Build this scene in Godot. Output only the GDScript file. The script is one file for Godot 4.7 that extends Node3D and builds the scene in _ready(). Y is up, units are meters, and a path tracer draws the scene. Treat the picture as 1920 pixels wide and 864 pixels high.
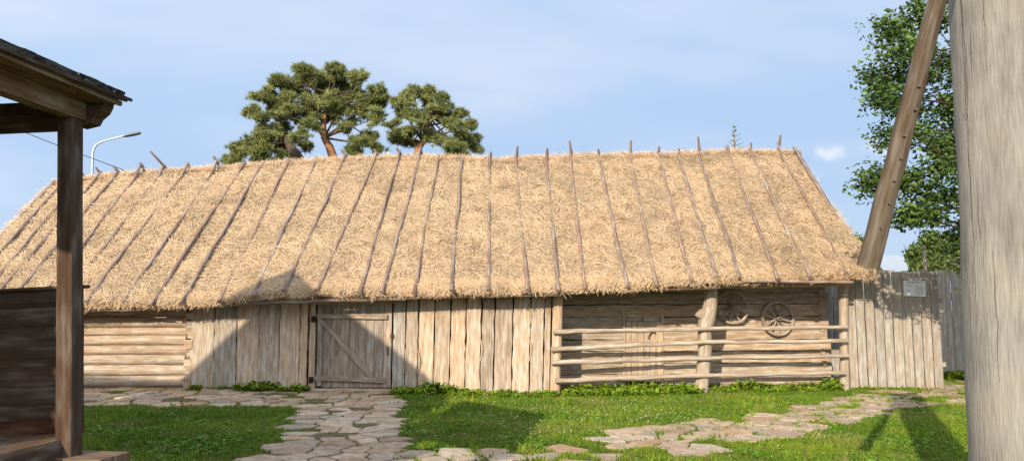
extends Node3D
# A long thatched barn with a rail pen, seen across a grassy farmyard.
# Pixel helpers turn a photo pixel (1920 x 864) into a direction; depth comes from the plane or ground that a thing touches.
const F := 1443.0
const EYE := 1.65
const ZW := -16.0      # barn front wall
const ZE := -15.4      # thatch eave
const ZR := -19.4      # ridge
const ZP := -17.1      # log wall at the back of the pen
var cb := Basis()
var rng := RandomNumberGenerator.new()
var M := {}
var used := {}
var nz := FastNoiseLite.new()
var nz2 := FastNoiseLite.new()

class MB:
	var v := PackedVector3Array()
	var n := PackedVector3Array()
	var t := PackedVector2Array()
	var c := PackedColorArray()
	var i := PackedInt32Array()
	func q(a: Vector3, b: Vector3, d: Vector3, e: Vector3, ua: Vector2, ub: Vector2, ud: Vector2, ue: Vector2, col: Color) -> void:
		# corners run counter-clockwise as seen from outside
		var k := v.size()
		var nn := (d - a).cross(e - b)
		nn = nn.normalized() if nn.length() > 1e-12 else Vector3.UP
		for p in [a, b, d, e]:
			v.append(p); n.append(nn); c.append(col)
		t.append(ua); t.append(ub); t.append(ud); t.append(ue)
		for s in [0, 2, 1, 0, 3, 2]:
			i.append(k + s)
	func tri(a: Vector3, b: Vector3, d: Vector3, ua: Vector2, ub: Vector2, ud: Vector2, col: Color) -> void:
		var k := v.size()
		var nn := (b - a).cross(d - a)
		nn = nn.normalized() if nn.length() > 1e-12 else Vector3.UP
		for p in [a, b, d]:
			v.append(p); n.append(nn); c.append(col)
		t.append(ua); t.append(ub); t.append(ud)
		for s in [0, 2, 1]:
			i.append(k + s)
	func mesh() -> ArrayMesh:
		var arr := []
		arr.resize(Mesh.ARRAY_MAX)
		arr[Mesh.ARRAY_VERTEX] = v
		arr[Mesh.ARRAY_NORMAL] = n
		arr[Mesh.ARRAY_TEX_UV] = t
		arr[Mesh.ARRAY_COLOR] = c
		arr[Mesh.ARRAY_INDEX] = i
		var m := ArrayMesh.new()
		m.add_surface_from_arrays(Mesh.PRIMITIVE_TRIANGLES, arr)
		return m

# ---------------------------------------------------------------- helpers
func ray(px: float, py: float) -> Vector3:
	return cb * Vector3((px - 960.0) / F, -(py - 432.0) / F, -1.0)
func onz(px: float, py: float, z: float) -> Vector3:
	var r := ray(px, py)
	return Vector3(0, EYE, 0) + r * (z / r.z)
func ony(px: float, py: float, y := 0.0) -> Vector3:
	var r := ray(px, py)
	return Vector3(0, EYE, 0) + r * ((y - EYE) / r.y)
func tabl(tab: Array, x: float) -> float:
	if x <= tab[0].x: return tab[0].y
	for k in range(1, tab.size()):
		if x <= tab[k].x:
			var f: float = (x - tab[k - 1].x) / (tab[k].x - tab[k - 1].x)
			return lerpf(tab[k - 1].y, tab[k].y, f)
	return tab[tab.size() - 1].y
func gh(x: float, z: float) -> float:
	var g := tabl([Vector2(-12, .13), Vector2(-6, .12), Vector2(-2, .03), Vector2(1.2, -.04), Vector2(4, 0), Vector2(7.5, .04), Vector2(12, .02)], x)
	return g * smoothstep(-11.0, -15.5, z) * (1.0 - smoothstep(-24.0, -30.0, z)) + nz.get_noise_2d(x * 6.0, z * 6.0) * .012
func child(o: Node3D, called: String, parent: Node = self) -> Node3D:
	var key := str(parent.get_instance_id()) + called
	var k: int = used.get(key, 0)
	used[key] = k + 1
	o.name = called if k == 0 else "%s_%03d" % [called, k]
	parent.add_child(o)
	return o
func obj(called: String, mesh: Mesh, mat: Material, parent: Node = self, xf := Transform3D.IDENTITY) -> MeshInstance3D:
	var o := MeshInstance3D.new()
	o.mesh = mesh
	o.material_override = mat
	o.transform = xf
	child(o, called, parent)
	return o
func tag(o: Node, label: String, category: String, group := "") -> Node:
	o.set_meta("label", label)
	o.set_meta("category", category)
	if group != "": o.set_meta("group", group)
	return o
func thing(called: String, label: String, category: String, group := "") -> Node3D:
	var o := Node3D.new()
	child(o, called)
	tag(o, label, category, group)
	return o
func kind(o: Node, k: String) -> Node:
	o.set_meta("kind", k)
	return o
func rr(a: float, b: float) -> float:
	return rng.randf_range(a, b)
func tint(lo := .78, hi := 1.0, warm := .05) -> Color:
	var g := rr(lo, hi)
	var w := rr(-warm, warm)
	return Color(clampf(g * (1.0 + w), 0, 1), g, clampf(g * (1.0 - w), 0, 1))

# a tube along points; wob makes an uneven log
func tube(mb: MB, pts: Array, rad: Array, sides: int, col: Color, wob := 0.0, uoff := 0.0, caps := true, squash := 1.0, upv := Vector3.UP) -> void:
	var np := pts.size()
	var k0 := mb.v.size()
	var along := 0.0
	var sd := rr(0, 500)
	var sx := Vector3.ZERO
	for s in np:
		var d: Vector3
		if s == 0: d = pts[1] - pts[0]
		elif s == np - 1: d = pts[s] - pts[s - 1]
		else: d = pts[s + 1] - pts[s - 1]
		d = d.normalized()
		if s == 0:
			var ups := upv
			if absf(d.dot(ups)) > .9: ups = Vector3.RIGHT if absf(d.x) < .8 else Vector3.FORWARD
			sx = ups.cross(d).normalized()
		else: sx = (sx - d * sx.dot(d)).normalized()
		var sy := d.cross(sx)
		if s > 0: along += (pts[s] - pts[s - 1]).length()
		for a in sides + 1:
			var an := TAU * float(a % sides) / sides
			var dirv := sx * cos(an) + sy * sin(an) * squash
			var r: float = rad[s]
			if wob > 0.0:
				r *= 1.0 + wob * nz2.get_noise_3d(sd + cos(an) * 18.0, sin(an) * 18.0, along * 22.0 + sd)
			mb.v.append(pts[s] + dirv * r)
			mb.n.append((sx * cos(an) + sy * sin(an) / squash).normalized())
			mb.t.append(Vector2(along * .5 + uoff, (float(a) / sides) * TAU * rad[0] * 2.0 + uoff * 1.7))
			mb.c.append(col)
	var w := sides + 1
	for s in np - 1:
		for a in sides:
			var k := k0 + s * w + a
			for e in [k, k + w, k + 1, k + 1, k + w, k + w + 1]:
				mb.i.append(e)
	if caps:
		for e in 2:
			var s := 0 if e == 0 else np - 1
			var kk := mb.v.size()
			var dn: Vector3 = (pts[0] - pts[1]).normalized() if e == 0 else (pts[s] - pts[s - 1]).normalized()
			mb.v.append(pts[s]); mb.n.append(dn); mb.t.append(Vector2(uoff, uoff)); mb.c.append(col)
			for a in sides:
				mb.v.append(mb.v[k0 + s * w + a]); mb.n.append(dn)
				mb.t.append(Vector2(uoff + cos(TAU * a / sides) * .03, uoff + sin(TAU * a / sides) * .1)); mb.c.append(col)
			for a in sides:
				var p := kk + 1 + a
				var q := kk + 1 + (a + 1) % sides
				for x in ([kk, p, q] if e == 0 else [kk, q, p]):
					mb.i.append(x)
# a sawn or split board along +X, width along Y, face towards +Z, with uneven edges
func plank(mb: MB, xf: Transform3D, L: float, W: float, T: float, jit: float, segs: int, col: Color, uoff := 0.0, bow := 0.0) -> void:
	var sd := rr(0, 900)
	var b := minf(.006, T * .3)
	var rings := []
	for s in segs + 1:
		var x := L * s / segs
		var yl := -W * .5 + jit * nz2.get_noise_2d(x * 45.0 + sd, 3.0)
		var yr := W * .5 + jit * nz2.get_noise_2d(x * 45.0 + sd, 90.0)
		var z := bow * sin(PI * s / segs) + jit * .35 * nz2.get_noise_2d(x * 30.0 + sd, 200.0)
		var h := T * .5
		rings.append([Vector3(x, yl, z - h), Vector3(x, yr, z - h), Vector3(x, yr, z + h - b), Vector3(x, yr - b, z + h), Vector3(x, yl + b, z + h), Vector3(x, yl, z + h - b)])
	var vv := [0.0, W, W + T, W + T + b, 2 * W + T, 2 * W + T + b, 2 * W + 2 * T]
	for s in segs:
		var u0 := L * s / segs * .5 + uoff
		var u1 := L * (s + 1) / segs * .5 + uoff
		for e in 6:
			var f := (e + 1) % 6
			var v0: float = vv[e] * 2.0 + uoff * 1.7
			var v1: float = vv[e + 1] * 2.0 + uoff * 1.7
			mb.q(xf * rings[s][e], xf * rings[s][f], xf * rings[s + 1][f], xf * rings[s + 1][e], Vector2(u0, v0), Vector2(u0, v1), Vector2(u1, v1), Vector2(u1, v0), col)
	for e in 2:
		var r: Array = rings[0] if e == 0 else rings[segs]
		for k in range(1, 5):
			var p: Array = [r[0], r[k + 1], r[k]] if e == 0 else [r[0], r[k], r[k + 1]]
			mb.tri(xf * p[0], xf * p[1], xf * p[2], Vector2(uoff, p[0].y), Vector2(uoff, p[1].y), Vector2(uoff + .02, p[2].y), col)
func frame(a: Vector3, b: Vector3, wdir: Vector3) -> Transform3D:
	var x := (b - a).normalized()
	var z := x.cross(wdir).normalized()
	var y := z.cross(x)
	return Transform3D(Basis(x, y, z), a)
func board(called: String, parent: Node, a: Vector3, b: Vector3, wdir: Vector3, W: float, T: float, mat: Material, col: Color, jit := .004, segs := 4, bow := 0.0) -> MeshInstance3D:
	var mb := MB.new()
	plank(mb, Transform3D.IDENTITY, (b - a).length(), W, T, jit, segs, col, rr(0, 10), bow)
	return obj(called, mb.mesh(), mat, parent, frame(a, b, wdir))
func bar(called: String, parent: Node, pts: Array, rad: Array, mat: Material, col: Color, sides := 10, wob := .12, squash := 1.0) -> MeshInstance3D:
	var mb := MB.new()
	var o: Vector3 = pts[0]
	var loc := []
	for p in pts: loc.append(p - o)
	tube(mb, loc, rad, sides, col, wob, rr(0, 10), true, squash)
	return obj(called, mb.mesh(), mat, parent, Transform3D(Basis(), o))
func line(a: Vector3, b: Vector3, k: int, wander := 0.0) -> Array:
	var r := []
	for s in k + 1:
		var p := a.lerp(b, float(s) / k)
		if s > 0 and s < k: p += Vector3(rr(-1, 1), rr(-1, 1), rr(-1, 1)) * wander
		r.append(p)
	return r
func rads(a: float, b: float, k: int, jit := 0.0) -> Array:
	var r := []
	for s in k + 1: r.append(lerpf(a, b, float(s) / k) * (1.0 + rr(-jit, jit)))
	return r

# ---------------------------------------------------------------- textures
func noise_bytes(seed_: int, w: int, h: int, freq: float, W: int, H: int, oct := 4, ridged := false) -> PackedByteArray:
	var f := FastNoiseLite.new()
	f.seed = seed_
	f.noise_type = FastNoiseLite.TYPE_SIMPLEX
	f.frequency = freq
	f.fractal_type = FastNoiseLite.FRACTAL_RIDGED if ridged else FastNoiseLite.FRACTAL_FBM
	f.fractal_octaves = oct
	var im := f.get_seamless_image(w, h)
	im.convert(Image.FORMAT_L8)
	im.resize(W, H, Image.INTERPOLATE_CUBIC)
	return im.get_data()
func tex(data: PackedByteArray, W: int, H: int) -> ImageTexture:
	return ImageTexture.create_from_image(Image.create_from_data(W, H, false, Image.FORMAT_RGB8, data))
func normal_of(data: PackedByteArray, W: int, H: int, s: float) -> ImageTexture:
	var im := Image.create_from_data(W, H, false, Image.FORMAT_L8, data)
	im.convert(Image.FORMAT_RGBA8)
	im.bump_map_to_normal_map(s)
	return ImageTexture.create_from_image(im)
# grain runs along u; dark = cracks and weathered streaks, lite = clean wood
func wood(seed_: int, dark: Color, lite: Color, grey: Color, greyness: float, crack := .5, bump := 5.0, grain := 1.0) -> StandardMaterial3D:
	var W := 384
	var A := noise_bytes(seed_, 40, 512, .022, W, W)
	var B := noise_bytes(seed_ + 1, 64, 512, .16, W, W, 3)
	var C := noise_bytes(seed_ + 2, 26, 512, .028, W, W, 2, true)
	var D := noise_bytes(seed_ + 3, 128, 128, .03, W, W)
	var knots := []
	var r := RandomNumberGenerator.new()
	r.seed = seed_
	for k in 7: knots.append(Vector3(r.randf_range(20, 360), r.randf_range(15, 370), r.randf_range(4, 8)))
	var out := PackedByteArray()
	out.resize(W * W * 3)
	var hgt := PackedByteArray()
	hgt.resize(W * W)
	for y in W:
		for x in W:
			var k := y * W + x
			var a := A[k] / 255.0
			var b := B[k] / 255.0
			var cr := smoothstep(.985 - crack * .09, 1.0, C[k] / 255.0)
			var d := D[k] / 255.0
			var f := clampf(.58 + ((a - .5) * .9 + (b - .5) * .45) * grain + (d - .5) * .5, 0, 1)
			var kd := 0.0
			for kn in knots:
				var dx: float = (x - kn.x) * .55
				var dy: float = y - kn.y
				var dd := dx * dx + dy * dy
				if dd < kn.z * kn.z * 4.0:
					kd = maxf(kd, 1.0 - sqrt(dd) / (kn.z * 2.0))
			f = f * (1.0 - smoothstep(.2, .7, kd) * .75)
			var g := clampf((d - .5) * 2.4 + greyness, 0, 1)
			var col := dark.lerp(lite, f)
			col = col.lerp(Color(grey.r * (.7 + f * .45), grey.g * (.7 + f * .45), grey.b * (.7 + f * .45)), g)
			col = col.lerp(Color(dark.r * .35, dark.g * .33, dark.b * .3), cr * .85)
			out[k * 3] = int(clampf(col.r, 0, 1) * 255)
			out[k * 3 + 1] = int(clampf(col.g, 0, 1) * 255)
			out[k * 3 + 2] = int(clampf(col.b, 0, 1) * 255)
			hgt[k] = int(clampf(f * .55 + .4 - cr * .5, 0, 1) * 255)
	var m := StandardMaterial3D.new()
	m.albedo_texture = tex(out, W, W)
	m.normal_enabled = true
	m.normal_texture = normal_of(hgt, W, W, bump)
	m.normal_scale = .4
	m.vertex_color_use_as_albedo = true
	m.roughness = .88
	m.metallic_specular = .25
	return m
# peeled log: u runs up 5.2 m, v once round; long drying cracks, knots, faint scars across
func post_wood() -> StandardMaterial3D:
	var W := 1024
	var H := 512
	var A := noise_bytes(701, 64, 256, .05, W, H, 4)
	var B := noise_bytes(702, 100, 512, .2, W, H, 3)
	var D := noise_bytes(703, 128, 64, .05, W, H, 4)
	var S := noise_bytes(704, 512, 40, .14, W, H, 2)
	var r := RandomNumberGenerator.new()
	r.seed = 77
	var crack := PackedFloat32Array()
	crack.resize(W * H)
	for k in 70:
		var y := r.randf_range(0, H)
		var x0 := r.randi_range(0, W)
		var L := r.randi_range(60, 420)
		var wd := r.randf_range(.15, .95)
		var ph := r.randf_range(0, 100)
		for x in L:
			var yy := y + sin((x + ph) * .012) * 1.6 + nz2.get_noise_2d(x * .4, ph * 10.0) * 3.0
			var ww := wd * sin(PI * x / L)
			for e in range(-2, 3):
				var q := posmod(int(floor(yy)) + e, H)
				var dd := absf(floor(yy) + e + .5 - yy)
				var p := q * W + (x0 + x) % W
				crack[p] = maxf(crack[p], clampf(ww + .5 - dd, 0, 1))
	var knots := []
	for k in 16: knots.append(Vector3(r.randf_range(30, W - 30), r.randf_range(20, H - 20), r.randf_range(5, 13)))
	var out := PackedByteArray()
	out.resize(W * H * 3)
	var hgt := PackedByteArray()
	hgt.resize(W * H)
	for y in H:
		for x in W:
			var k := y * W + x
			var a := A[k] / 255.0 - .5
			var b := B[k] / 255.0 - .5
			var d := D[k] / 255.0 - .5
			var sc := smoothstep(.62, .8, S[k] / 255.0)
			var f := clampf(.55 + a * .5 + b * .55 + d * .4 + sc * .04, 0, 1)
			for kn in knots:
				var dx: float = x - kn.x
				var dy: float = (y - kn.y) * .75
				var dd := sqrt(dx * dx + dy * dy)
				if dd < kn.z * 2.2:
					f += sin(dd * 1.1 + a * 6.0) * .09 * (1.0 - dd / (kn.z * 2.2))
					if dd < kn.z * .5: f -= .22
			var cr := crack[k]
			var col := Color(.42, .41, .395).lerp(Color(.61, .605, .585), clampf(f, 0, 1))
			col = col.lerp(Color(.54, .495, .43), smoothstep(.02, .3, d) * .18)
			col = col.lerp(Color(.20, .165, .13), cr * .85)
			out[k * 3] = int(clampf(col.r, 0, 1) * 255)
			out[k * 3 + 1] = int(clampf(col.g, 0, 1) * 255)
			out[k * 3 + 2] = int(clampf(col.b, 0, 1) * 255)
			hgt[k] = int(clampf(f * .4 + .5 - cr * .5, 0, 1) * 255)
	var m := StandardMaterial3D.new()
	m.albedo_texture = tex(out, W, H)
	m.normal_enabled = true
	m.normal_texture = normal_of(hgt, W, H, 5.0)
	m.normal_scale = .5
	m.vertex_color_use_as_albedo = true
	m.roughness = .85
	m.metallic_specular = .25
	return m
func speckle(seed_: int, a: Color, b: Color, c: Color, f1: float, f2: float, scale: float, rough := .95, bump := 4.0) -> StandardMaterial3D:
	var W := 512
	var A := noise_bytes(seed_, 256, 256, f1, W, W, 5)
	var B := noise_bytes(seed_ + 1, 512, 512, f2, W, W, 3)
	var out := PackedByteArray()
	out.resize(W * W * 3)
	for k in W * W:
		var x := clampf((A[k] / 255.0 - .5) * 2.2 + .5, 0, 1)
		var y := clampf((B[k] / 255.0 - .5) * 2.0 + .5, 0, 1)
		var col := a.lerp(b, x).lerp(c, y * .55)
		out[k * 3] = int(col.r * 255)
		out[k * 3 + 1] = int(col.g * 255)
		out[k * 3 + 2] = int(col.b * 255)
	var m := StandardMaterial3D.new()
	m.albedo_texture = tex(out, W, W)
	m.normal_enabled = true
	m.normal_texture = normal_of(B, W, W, bump)
	m.normal_scale = .5
	m.uv1_triplanar = true
	m.uv1_world_triplanar = true
	m.uv1_scale = Vector3.ONE * scale
	m.vertex_color_use_as_albedo = true
	m.roughness = rough
	m.metallic_specular = .2
	return m
func plain(col: Color, rough := .7, metal := 0.0) -> StandardMaterial3D:
	var m := StandardMaterial3D.new()
	m.albedo_color = col
	m.roughness = rough
	m.metallic = metal
	return m
func leafy(rough := .65, back := Color(.12, .16, .03)) -> StandardMaterial3D:
	var m := StandardMaterial3D.new()
	m.vertex_color_use_as_albedo = true
	m.roughness = rough
	m.metallic_specular = .3
	m.backlight_enabled = true
	m.backlight = back
	m.cull_mode = BaseMaterial3D.CULL_DISABLED
	return m
func many(called: String, mesh: Mesh, mat: Material, xfs: Array, cols: Array, parent: Node = self) -> MultiMeshInstance3D:
	var mm := MultiMesh.new()
	mm.transform_format = MultiMesh.TRANSFORM_3D
	mm.use_colors = true
	mm.mesh = mesh
	mm.instance_count = xfs.size()
	for k in xfs.size():
		mm.set_instance_transform(k, xfs[k])
		mm.set_instance_color(k, cols[k])
	var o := MultiMeshInstance3D.new()
	o.multimesh = mm
	o.material_override = mat
	child(o, called, parent)
	o.set_meta("kind", "stuff")
	return o

# ---------------------------------------------------------------- sky
func sky_texture() -> ImageTexture:
	var W := 1536
	var H := 768
	var f := FastNoiseLite.new()
	f.seed = 5
	f.frequency = 1.0
	f.fractal_octaves = 5
	var im := Image.create(W, H, false, Image.FORMAT_RGBF)
	# linear radiance: deep overhead, paler low down, brightening smoothly towards the sun as hazy air does
	var zen := Color(.20, .37, .74)
	var mid := Color(.44, .61, .86)
	var hor := Color(.56, .70, .88)
	var gnd := Color(.14, .15, .11)
	var sun := Vector3(-sin(deg_to_rad(25.0)) * cos(deg_to_rad(21.0)), sin(deg_to_rad(21.0)), cos(deg_to_rad(25.0)) * cos(deg_to_rad(21.0)))
	var puffs := []
	for p in [[1557, 290, 30, 15], [1538, 284, 14, 11], [1575, 282, 13, 10], [1645, 272, 24, 11], [1668, 285, 26, 9]]:
		var d := ray(p[0], p[1]).normalized()
		puffs.append([atan2(d.x, -d.z), asin(d.y), p[2] / F, p[3] / F])
	for y in H:
		var el := PI * .5 - PI * (y + .5) / H
		var sy := sin(el)
		var base := gnd
		if el > 0:
			base = hor.lerp(mid, smoothstep(0.0, .2, sy))
			base = base.lerp(zen, smoothstep(.42, 1.0, sy))
		elif el > -.08:
			base = gnd.lerp(hor, smoothstep(-.08, 0, el))
		for x in W:
			var col := base
			if el > -.02:
				var az := TAU * (x + .5) / W
				var ce := cos(el)
				var k := 1.0 / (sy + .16)
				var dx0 := sin(az) * ce
				var dz0 := -cos(az) * ce
				var s := f.get_noise_2d(dx0 * k * .55 + 3.0, -dz0 * k * 1.1 + 7.0) * .5 + .5
				var band := f.get_noise_2d(dx0 * k * .2 + 20.0, -dz0 * k * .35) * .5 + .5
				# haze and thin cloud thicken with height on the left, as in view
				var cv := smoothstep(.40, .80, s * .5 + band * .45 + smoothstep(.2, .42, sy) * .1 - smoothstep(-.3, .5, dx0) * .12 + smoothstep(.22, .4, sy) * smoothstep(.1, -.4, dx0) * .1)
				col = col.lerp(Color(.72, .79, .93), cv * .85)
				if az > .3 and az < .8 and el < .4 and el > .1:
					var best := 0.0
					for p in puffs:
						var dx: float = (az - p[0]) / p[2]
						var dy: float = (el - p[1]) / p[3]
						best = maxf(best, 1.0 - sqrt(dx * dx + dy * dy))
					if best > 0:
						var nn := f.get_noise_2d(az * 90.0, el * 110.0) * .45
						col = col.lerp(Color(.85, .88, .95), smoothstep(.05, .8, best + nn) * .8)
				var cs := dx0 * sun.x + sy * sun.y + dz0 * sun.z
				var hz := pow(clampf(.5 + .5 * cs, 0, 1), 3.0)
				col = Color(col.r + hz * 1.25, col.g + hz * 1.1, col.b + hz * .9)
			im.set_pixel(x, y, col)
	return ImageTexture.create_from_image(im)

# ---------------------------------------------------------------- barn
var eave_t := []
var ridge_t := []
func roof_y(x: float, z: float) -> float:
	var f := (z - ZE) / (ZR - ZE)
	if f > 1.0: f = 2.0 - f
	return lerpf(tabl(eave_t, x) + .15, tabl(ridge_t, x), f)
func on_roof(px: float, py: float) -> Vector3:
	var r := ray(px, py)
	var t := 14.9 / -r.z
	while t < 30.0:
		var p := Vector3(0, EYE, 0) + r * t
		if p.z < -19.4: return Vector3(0, EYE, 0) + r * (-19.4 / r.z)
		if p.y < roof_y(p.x, p.z): return p
		t += .01
	return Vector3.ZERO
func roof_bump(x: float, z: float) -> float:
	return nz.get_noise_2d(x * 9.0, z * 9.0) * .06 + nz2.get_noise_2d(x * 60.0, z * 60.0) * .022
func wisp(sd: int, nst: int, spread: float, lmin: float, lmax: float, fan: float, wmin := .006, wmax := .011) -> ArrayMesh:
	# a handful of loose stalks: along +Y, lying in XY, +Z outwards
	var r := RandomNumberGenerator.new()
	r.seed = sd
	var mb := MB.new()
	for k in nst:
		var p := Vector3(r.randf_range(-spread, spread), r.randf_range(-spread, spread), r.randf_range(.0, .03))
		var an := r.randfn(0, fan)
		var L := r.randf_range(lmin, lmax)
		var w := r.randf_range(wmin, wmax)
		var d := Vector3(sin(an), cos(an), r.randf_range(-.12, .16))
		var side := Vector3(cos(an), -sin(an), 0) * w * .5
		var bend := r.randf_range(-.25, .25) * L
		var g := r.randf_range(.52, 1.0)
		var col := Color(g, g * r.randf_range(.93, 1.0), g * r.randf_range(.88, 1.0))
		var pts := []
		for s in 3:
			var q := float(s) / 2.0
			pts.append(p + d * L * (q - .5) + side.normalized() * bend * q * q + Vector3(0, 0, -.03 * absf(q - .5)))
		for s in 2:
			mb.q(pts[s] - side, pts[s] + side, pts[s + 1] + side, pts[s + 1] - side, Vector2.ZERO, Vector2.ZERO, Vector2.ZERO, Vector2.ZERO, col)
	return mb.mesh()

func build_barn() -> void:
	var barn := thing("barn", "long old timber barn with a straw thatched roof held by poles", "barn")
	# --- thatch body
	for p in [[-130, 590], [60, 582], [150, 578], [230, 577], [330, 576], [420, 569], [475, 560], [600, 553], [700, 554], [760, 555], [850, 551], [1000, 548], [1100, 546], [1180, 543], [1240, 539], [1330, 532], [1400, 529], [1500, 526], [1632, 521]]:
		var w := onz(p[0], p[1], ZE)
		eave_t.append(Vector2(w.x, w.y))
	for p in [[95, 346], [150, 335], [262, 325], [350, 320], [430, 315], [500, 309], [600, 302], [700, 297], [860, 296], [930, 302], [980, 300], [1060, 296], [1175, 293], [1310, 290], [1360, 286], [1460, 286], [1500, 289]]:
		var w := onz(p[0], p[1], ZR)
		ridge_t.append(Vector2(w.x, w.y))
	var X0 := -10.9
	var X1 := 7.83
	var cols := 200
	var prof := []   # (f along slope, drop below the top)
	prof.append(Vector2(.16, .2))
	prof.append(Vector2(.03, .2))
	prof.append(Vector2(-.008, .13))
	prof.append(Vector2(-.014, .07))
	prof.append(Vector2(-.012, .03))
	for k in 44: prof.append(Vector2(.004 + k / 43.0 * .996, 0))
	for k in 12: prof.append(Vector2(1.0 + (k + 1) / 12.0, 0))
	prof.append(Vector2(2.0, .2))
	prof.append(Vector2(1.85, .2))
	var mb := MB.new()
	for a in cols + 1:
		var x := lerpf(X0, X1, float(a) / cols)
		for p in prof:
			var z: float = ZE + p.x * (ZR - ZE)
			var b := roof_bump(x, z)
			var y: float = roof_y(x, z) - p.y
			if p.y <= .1: y += b
			var end := 0.0
			if a == 0: end = -roof_bump(z, x) * 1.5
			if a == cols: end = roof_bump(z, x) * 1.5
			mb.v.append(Vector3(x + end, y, z + (b * .6 if p.y < .1 else b * .3)))
			mb.t.append(Vector2(x, p.x * 5.3))
			mb.c.append(Color.WHITE)
	var np := prof.size()
	for a in cols:
		for k in np - 1:
			var q := a * np + k
			for e in [q, q + np, q + 1, q + 1, q + np, q + np + 1]: mb.i.append(e)
	mb.n.resize(mb.v.size())
	for s in range(0, mb.i.size(), 3):
		var fa := mb.v[mb.i[s]]
		var nn := (mb.v[mb.i[s + 2]] - fa).cross(mb.v[mb.i[s + 1]] - fa)
		for e in 3: mb.n[mb.i[s + e]] += nn
	for k in mb.n.size(): mb.n[k] = mb.n[k].normalized()
	var thatch := obj("thatch", mb.mesh(), M.thatch, barn)
	# --- loose stalks lying on the thatch
	var wm := wisp(3, 10, .12, .1, .3, 1.1, .0055, .0105)
	var xfs := []
	var cl := []
	var sun_slope := Vector3(0, ZE - ZR, tabl(ridge_t, 0) - tabl(eave_t, 0)).normalized()
	var down := Vector3(0, -sun_slope.z, sun_slope.y)
	for k in 34000:
		var f := rr(-.01, 1.01)
		var x := rr(X0, X1)
		var z := ZE + f * (ZR - ZE)
		var an := rng.randfn(0, 1.0)
		var yv := down.rotated(sun_slope, an)
		var bs := Basis(yv.cross(sun_slope), yv, sun_slope)
		bs = bs * Basis.from_euler(Vector3(rr(-.2, .2), rr(-.25, .25), 0))
		bs = bs.scaled(Vector3.ONE * rr(.75, 1.25))
		xfs.append(Transform3D(bs, Vector3(x, roof_y(x, z) + roof_bump(x, z) + .004, z + roof_bump(x, z) * .6)))
		# weathered and fresher patches of straw
		var pt := nz.get_noise_2d(x * 14.0, z * 22.0) * .5 + .5
		var g := rr(.7, 1.0) * lerpf(.8, 1.0, smoothstep(.25, .7, pt))
		var c := Color(.90, .72, .47).lerp(Color(.82, .60, .39), clampf(rr(-.4, .75) + (pt - .5) * .6, 0, 1))
		if rng.randf() < .12: c = Color(.46, .34, .20)
		if rng.randf() < .12: c = Color(.84, .71, .48)
		cl.append(Color(c.r * g, c.g * g, c.b * g))
	# hanging fringe of the eave, shaggy ridge and verge
	for k in 4600:
		var x := rr(X0, X1)
		var clump := nz2.get_noise_1d(x * 55.0) * .5 + .5
		if rng.randf() > .35 + clump * .8: continue
		var f := rr(-.018, .025)
		var z := ZE + f * (ZR - ZE)
		var y := roof_y(x, z) - rr(-.02, .11)
		var yv := Vector3(rng.randfn(0, .35), -rr(.5, 1.0), rr(.05, .6)).normalized()
		var zv := Vector3(rng.randfn(0, .3), .3, 1).normalized()
		var xv := yv.cross(zv).normalized()
		zv = xv.cross(yv)
		xfs.append(Transform3D(Basis(xv, yv, zv).scaled(Vector3.ONE * rr(.35, .8)), Vector3(x, y, z + .01)))
		var g := rr(.7, 1.0)
		cl.append(Color(.87 * g, .67 * g, .435 * g))
	for k in 1500:
		var x := rr(X0, X1)
		var yv := Vector3(rng.randfn(0, 1.0), rr(-.2, .45), rr(-.6, .6)).normalized()
		var zv := Vector3(rr(-.4, .4), .7, .7).normalized()
		var xv := yv.cross(zv).normalized()
		zv = xv.cross(yv)
		xfs.append(Transform3D(Basis(xv, yv, zv).scaled(Vector3.ONE * rr(.4, .9)), Vector3(x, roof_y(x, ZR) + rr(-.03, .03), ZR + rr(-.1, .15))))
		var g := rr(.7, 1.0)
		cl.append(Color(.87 * g, .67 * g, .435 * g))
	for k in 700:
		var f := rr(0, 1)
		var z := ZE + f * (ZR - ZE)
		var yv := Vector3(rr(.2, 1.0), rr(-.8, .1), rr(-.3, .8)).normalized()
		var zv := Vector3(rr(-.2, .5), .7, .7).normalized()
		var xv := yv.cross(zv).normalized()
		zv = xv.cross(yv)
		xfs.append(Transform3D(Basis(xv, yv, zv).scaled(Vector3.ONE * rr(.4, .8)), Vector3(X1 - rr(-.01, .08), roof_y(X1, z) - rr(-.02, .12), z)))
		var g := rr(.7, 1.0)
		cl.append(Color(.87 * g, .67 * g, .435 * g))
	many("straw", wm, M.straw, xfs, cl, barn)
	# --- poles holding the thatch: [x top, y top, x foot, y foot, stub of the rear pole]
	var poles := [[120, 336, -100, 590, .1], [152, 330, -60, 590, .12], [185, 326, -30, 588, .25], [217, 322, 3, 586, .22], [262, 310, 58, 584, .12], [305, 312, 108, 584, .5], [349, 308, 158, 583, .1], [404, 304, 229, 577, .22], [457, 306, 278, 575, .05], [490, 308, 338, 580, .1], [540, 300, 410, 571, .12], [592, 297, 473, 558, .1], [645, 290, 531, 556, .2], [705, 288, 592, 551, .18], [747, 285, 674, 550, .16], [787, 284, 717, 552, .2], [822, 292, 775, 536, .03], [867, 293, 845, 540, .03], [918, 289, 916, 557, .12], [967, 290, 990, 553, .3], [1024, 285, 1048, 546, .16], [1070, 287, 1097, 539, .42], [1122, 290, 1175, 525, .22], [1181, 286, 1231, 528, .42], [1234, 287, 1298, 526, .26], [1272, 288, 1343, 530, .2], [1311, 284, 1388, 526, .5], [1364, 275, 1461, 522, .05], [1407, 277, 1520, 534, .2], [1461, 272, 1590, 526, .36]]
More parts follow.
